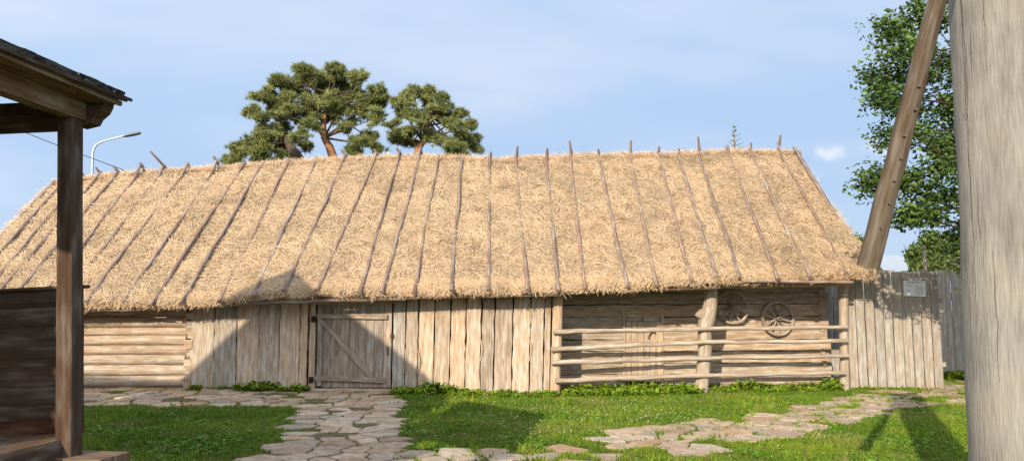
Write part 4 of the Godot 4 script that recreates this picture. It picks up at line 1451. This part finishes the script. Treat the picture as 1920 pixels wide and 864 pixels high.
func build_grass() -> void:
	var xfs := []
	var cl := []
	for k in 120000:
		var x := rr(-10.5, 12.5)
		var z := -6.2 - pow(rng.randf(), .85) * 12.3
		if z < ZW and x < 1.4: continue
		if z < ZP and x < 7.7: continue
		if x < -2.2 and z > -5.8: continue
		var m := at_mask(x, z)
		if m == 2 and rng.randf() > .025: continue
		if m == 1 and rng.randf() > .3 + smoothstep(-.1, .4, nz.get_noise_2d(x * 20.0, z * 20.0)) * .6: continue
		var pn := nz.get_noise_2d(x * 11.0 + 40.0, z * 11.0) * .5 + .5
		var s := rr(.65, 1.2) * lerpf(.75, 1.2, pn)
		if m == 1 or m == 2: s *= .65
		elif rng.randf() < .03: s *= rr(1.4, 2.3)
		var c := Color(.10, .205, .012).lerp(Color(.235, .33, .028), clampf((pn - .5) * 1.9 + .5 + rr(-.35, .35), 0, 1))
		if rng.randf() < .05: c = Color(.28, .25, .11)
		var dry := smoothstep(.12, .5, nz.get_noise_2d(x * 7.0 - 90.0, z * 9.0 + 13.0))
		c = c.lerp(Color(.27, .29, .075), dry * .65)
		var g := rr(.75, 1.1)
		xfs.append(Transform3D(Basis(Vector3.UP, rr(0, TAU)).scaled(Vector3(s, s * rr(.8, 1.2), s)), Vector3(x, gh(x, z) - .004, z)))
		cl.append(Color(c.r * g, c.g * g, c.b * g))
	var gr := many("grass", blades(2, 11, .045, .025, .06, .0075, .55), M.grass, xfs, cl)
	tag(gr, "short green lawn grass covering the yard", "grass")
	# clover and low broad leaves in patches
	xfs = []
	cl = []
	for k in 30000:
		var x := rr(-10, 12)
		var z := -6.5 - rng.randf() * 9.4
		if at_mask(x, z) != 0: continue
		if x < -2.2 and z > -5.8: continue
		if nz.get_noise_2d(x * 14.0, z * 14.0 + 300.0) < -.05: continue
		var s := rr(.6, 1.15)
		var c := Color(.085, .19, .016).lerp(Color(.17, .30, .035), rng.randf())
		xfs.append(Transform3D(Basis(Vector3.UP, rr(0, TAU)).scaled(Vector3.ONE * s), Vector3(x, gh(x, z), z)))
		cl.append(c)
	var cv := many("clover", rosette(5, 8, .036, .02), M.grass, xfs, cl)
	tag(cv, "low clover leaves growing in patches through the lawn", "clover")
	# weeds along the walls: [px from, px to, y px, count, scale, depth spread]
	xfs = []
	cl = []
	for s in [[160, 350, 736, 60, .5, .12], [358, 470, 732, 130, .75, .15], [440, 572, 735, 380, 1.25, .32], [590, 735, 737, 40, .5, .2], [738, 815, 741, 220, 1.05, .5], [805, 850, 741, 120, 1.8, .28], [840, 1040, 746, 420, .95, .5], [1052, 1080, 735, 60, 1.1, .4], [1060, 1310, 728, 900, 1.25, .9], [1330, 1580, 735, 420, .95, .6], [1545, 1580, 722, 90, 1.5, .3], [1595, 1770, 738, 160, .6, .2], [1768, 1830, 712, 160, 1.6, .3], [1395, 1420, 722, 30, 1.6, .2]]:
		for k in s[3]:
			var px := rr(s[0], s[1])
			var p := ony(px, s[2])
			var zz: float = -15.93 + rr(-.06, s[5])
			if px > 1055 and px < 1580: zz = ZP + .12 + pow(rng.randf(), .8) * (1.0 + s[5] * .5)
			if px > 1590: zz = -16.22 + rr(0, s[5])
			if px > 1767: zz = -18.7 + rr(0, s[5])
			var x := onz(px, s[2], zz).x
			if at_mask(x, zz) == 2 and rng.randf() < .85: continue
			var lush := nz2.get_noise_2d(x * 28.0, zz * 20.0) * .5 + .5
			if rng.randf() > lush * 1.5: continue
			var sc: float = s[4] * rr(.4, 1.1) * lerpf(.6, 1.15, lush)
			xfs.append(Transform3D(Basis.from_euler(Vector3(rr(-.2, .2), rr(0, TAU), rr(-.2, .2))).scaled(Vector3.ONE * sc), Vector3(x, gh(x, zz) - .01, zz)))
			var c := Color(.12, .23, .015).lerp(Color(.23, .33, .03), rng.randf())
			cl.append(c)
	var wd := many("weeds", rosette(7, 9, .15, .055), M.grass, xfs, cl)
	tag(wd, "broad leaved green weeds crowding the foot of the walls", "weeds")
	# white clover heads
	xfs = []
	cl = []
	var sp := SphereMesh.new()
	sp.radius = .009
	sp.height = .016
	sp.radial_segments = 6
	sp.rings = 3
	for k in 3000:
		var x := rr(-3.0, 9.0)
		var z := -8.0 - rng.randf() * 7.4
		if at_mask(x, z) != 0: continue
		var dn := exp(-pow((x - 1.6) / 2.6, 2.0)) * exp(-pow((z + 12.3) / 2.2, 2.0))
		if rng.randf() > dn * 1.1 + .035: continue
		if nz.get_noise_2d(x * 16.0, z * 22.0 + 77.0) < -.12: continue
		xfs.append(Transform3D(Basis().scaled(Vector3.ONE * rr(.6, 1.15)), Vector3(x, gh(x, z) + rr(.05, .085), z)))
		cl.append(Color(.56, .57, .43) * rr(.75, 1.0))
	var fl := many("clover_flowers", sp, M.flower, xfs, cl)
	tag(fl, "tiny white clover flower heads scattered over the lawn", "flowers")

# ---------------------------------------------------------------- scene
func _ready() -> void:
	rng.seed = 20240611
	nz.seed = 11
	nz.frequency = .05
	nz.fractal_octaves = 3
	nz2.seed = 23
	nz2.frequency = .05
	nz2.fractal_octaves = 3
	# camera
	cb = Basis(Vector3.UP, -deg_to_rad(1.7)) * Basis(Vector3.RIGHT, atan(154.0 / F))
	var cam := Camera3D.new()
	cam.name = "camera"
	cam.fov = rad_to_deg(2.0 * atan(432.0 / F))
	cam.near = .05
	cam.far = 2000.0
	cam.transform = Transform3D(cb, Vector3(0, EYE, 0))
	add_child(cam)
	cam.current = true
	# sky and exposure
	var we := WorldEnvironment.new()
	we.name = "world_environment"
	var env := Environment.new()
	env.background_mode = Environment.BG_SKY
	var sk := Sky.new()
	var pm := PanoramaSkyMaterial.new()
	pm.panorama = sky_texture()
	pm.energy_multiplier = .95
	sk.sky_material = pm
	env.sky = sk
	env.background_energy_multiplier = 1.0
	env.tonemap_mode = Environment.TONE_MAPPER_LINEAR
	env.tonemap_exposure = 1.12
	env.sdfgi_enabled = true
	env.ssao_enabled = true
	env.ssil_enabled = true
	we.environment = env
	add_child(we)
	# low sun from behind the viewer's left shoulder
	var sun := DirectionalLight3D.new()
	sun.name = "sun"
	sun.light_energy = 1.55
	sun.light_color = Color(1.0, .925, .815)
	sun.light_angular_distance = .55
	sun.shadow_enabled = true
	var az := deg_to_rad(25.0)
	var el := deg_to_rad(21.0)
	add_child(sun)
	sun.look_at_from_position(Vector3.ZERO, Vector3(sin(az) * cos(el), -sin(el), -cos(az) * cos(el)), Vector3.UP)
	# materials (texture colours are sRGB)
	M.board = wood(100, Color(.62, .535, .455), Color(.89, .80, .695), Color(.78, .735, .68), .2, .5, 4.0, .7)
	M.log = wood(200, Color(.58, .50, .425), Color(.835, .75, .65), Color(.735, .69, .635), .32, .6, 4.5, .8)
	M.grey = wood(300, Color(.54, .49, .44), Color(.79, .72, .64), Color(.715, .685, .645), .45, .5, 4.5, .8)
	M.fence = wood(400, Color(.57, .53, .485), Color(.735, .695, .645), Color(.68, .665, .64), .45, .2, 3.0, .6)
	M.dark = wood(500, Color(.27, .21, .175), Color(.43, .355, .30), Color(.43, .39, .355), .15, .5, 4.0, .6)
	M.brown = wood(600, Color(.38, .295, .22), Color(.60, .495, .39), Color(.56, .51, .455), .2, .4)
	M.post = post_wood()
	M.sweep = wood(800, Color(.29, .255, .215), Color(.455, .405, .35), Color(.43, .40, .37), .4, .5, 4.0, .8)
	M.pole = wood(900, Color(.42, .35, .30), Color(.66, .57, .51), Color(.60, .545, .515), .35, .5)
	M.shingle = wood(1000, Color(.15, .14, .135), Color(.36, .335, .315), Color(.35, .34, .33), .4, .4)
	M.pinebark = wood(1100, Color(.47, .32, .21), Color(.76, .55, .38), Color(.60, .46, .35), .3, .4)
	M.bark = wood(1200, Color(.22, .185, .15), Color(.44, .385, .33), Color(.42, .40, .37), .4, .5)
	M.thatch = speckle(40, Color(.60, .47, .32), Color(.82, .68, .49), Color(.46, .35, .24), .04, .09, .9)
	M.stone = speckle(50, Color(.74, .66, .565), Color(.87, .785, .675), Color(.64, .565, .49), .03, .12, .7)
	M.soil = speckle(60, Color(.33, .34, .16), Color(.45, .41, .26), Color(.28, .33, .11), .03, .15, .45)
	M.earth = speckle(70, Color(.42, .36, .28), Color(.55, .48, .38), Color(.34, .31, .20), .04, .15, .8)
	M.straw = leafy(.7, Color(.05, .04, .02))
	M.needles = leafy(.6, Color(.03, .04, .01))
	M.leaf = leafy(.45, Color(.05, .08, .01))
	M.grass = leafy(.6, Color(.08, .11, .015))
	M.flower = leafy(.8, Color(0, 0, 0))
	M.iron = plain(Color(.16, .14, .13), .6, .6)
	M.rust = plain(Color(.36, .22, .13), .7, .3)
	M.metal = plain(Color(.72, .76, .80), .45, .3)
	M.metal.vertex_color_use_as_albedo = true
	M.lamphead = plain(Color(.42, .44, .46), .5, .3)
	M.white = plain(Color(.92, .93, .94), .5)
	print("materials ", Time.get_ticks_msec())
	build_barn()
	print("barn ", Time.get_ticks_msec())
	build_ground()
	print("ground ", Time.get_ticks_msec())
	build_house()
	build_porch()
	build_fences()
	build_wheel("pale spoked wagon wheel hanging in the sun on the pen wall", onz(1459, 597, ZP + .12), .385, .12, .2, -1)
	build_wheel("spoked wagon wheel hanging in the eave shade beside the burl post", onz(1374, 576, ZP + .14), .37, -.35, .55, 3)
	build_well()
	build_trees()
	build_far()
	print("done ", Time.get_ticks_msec())
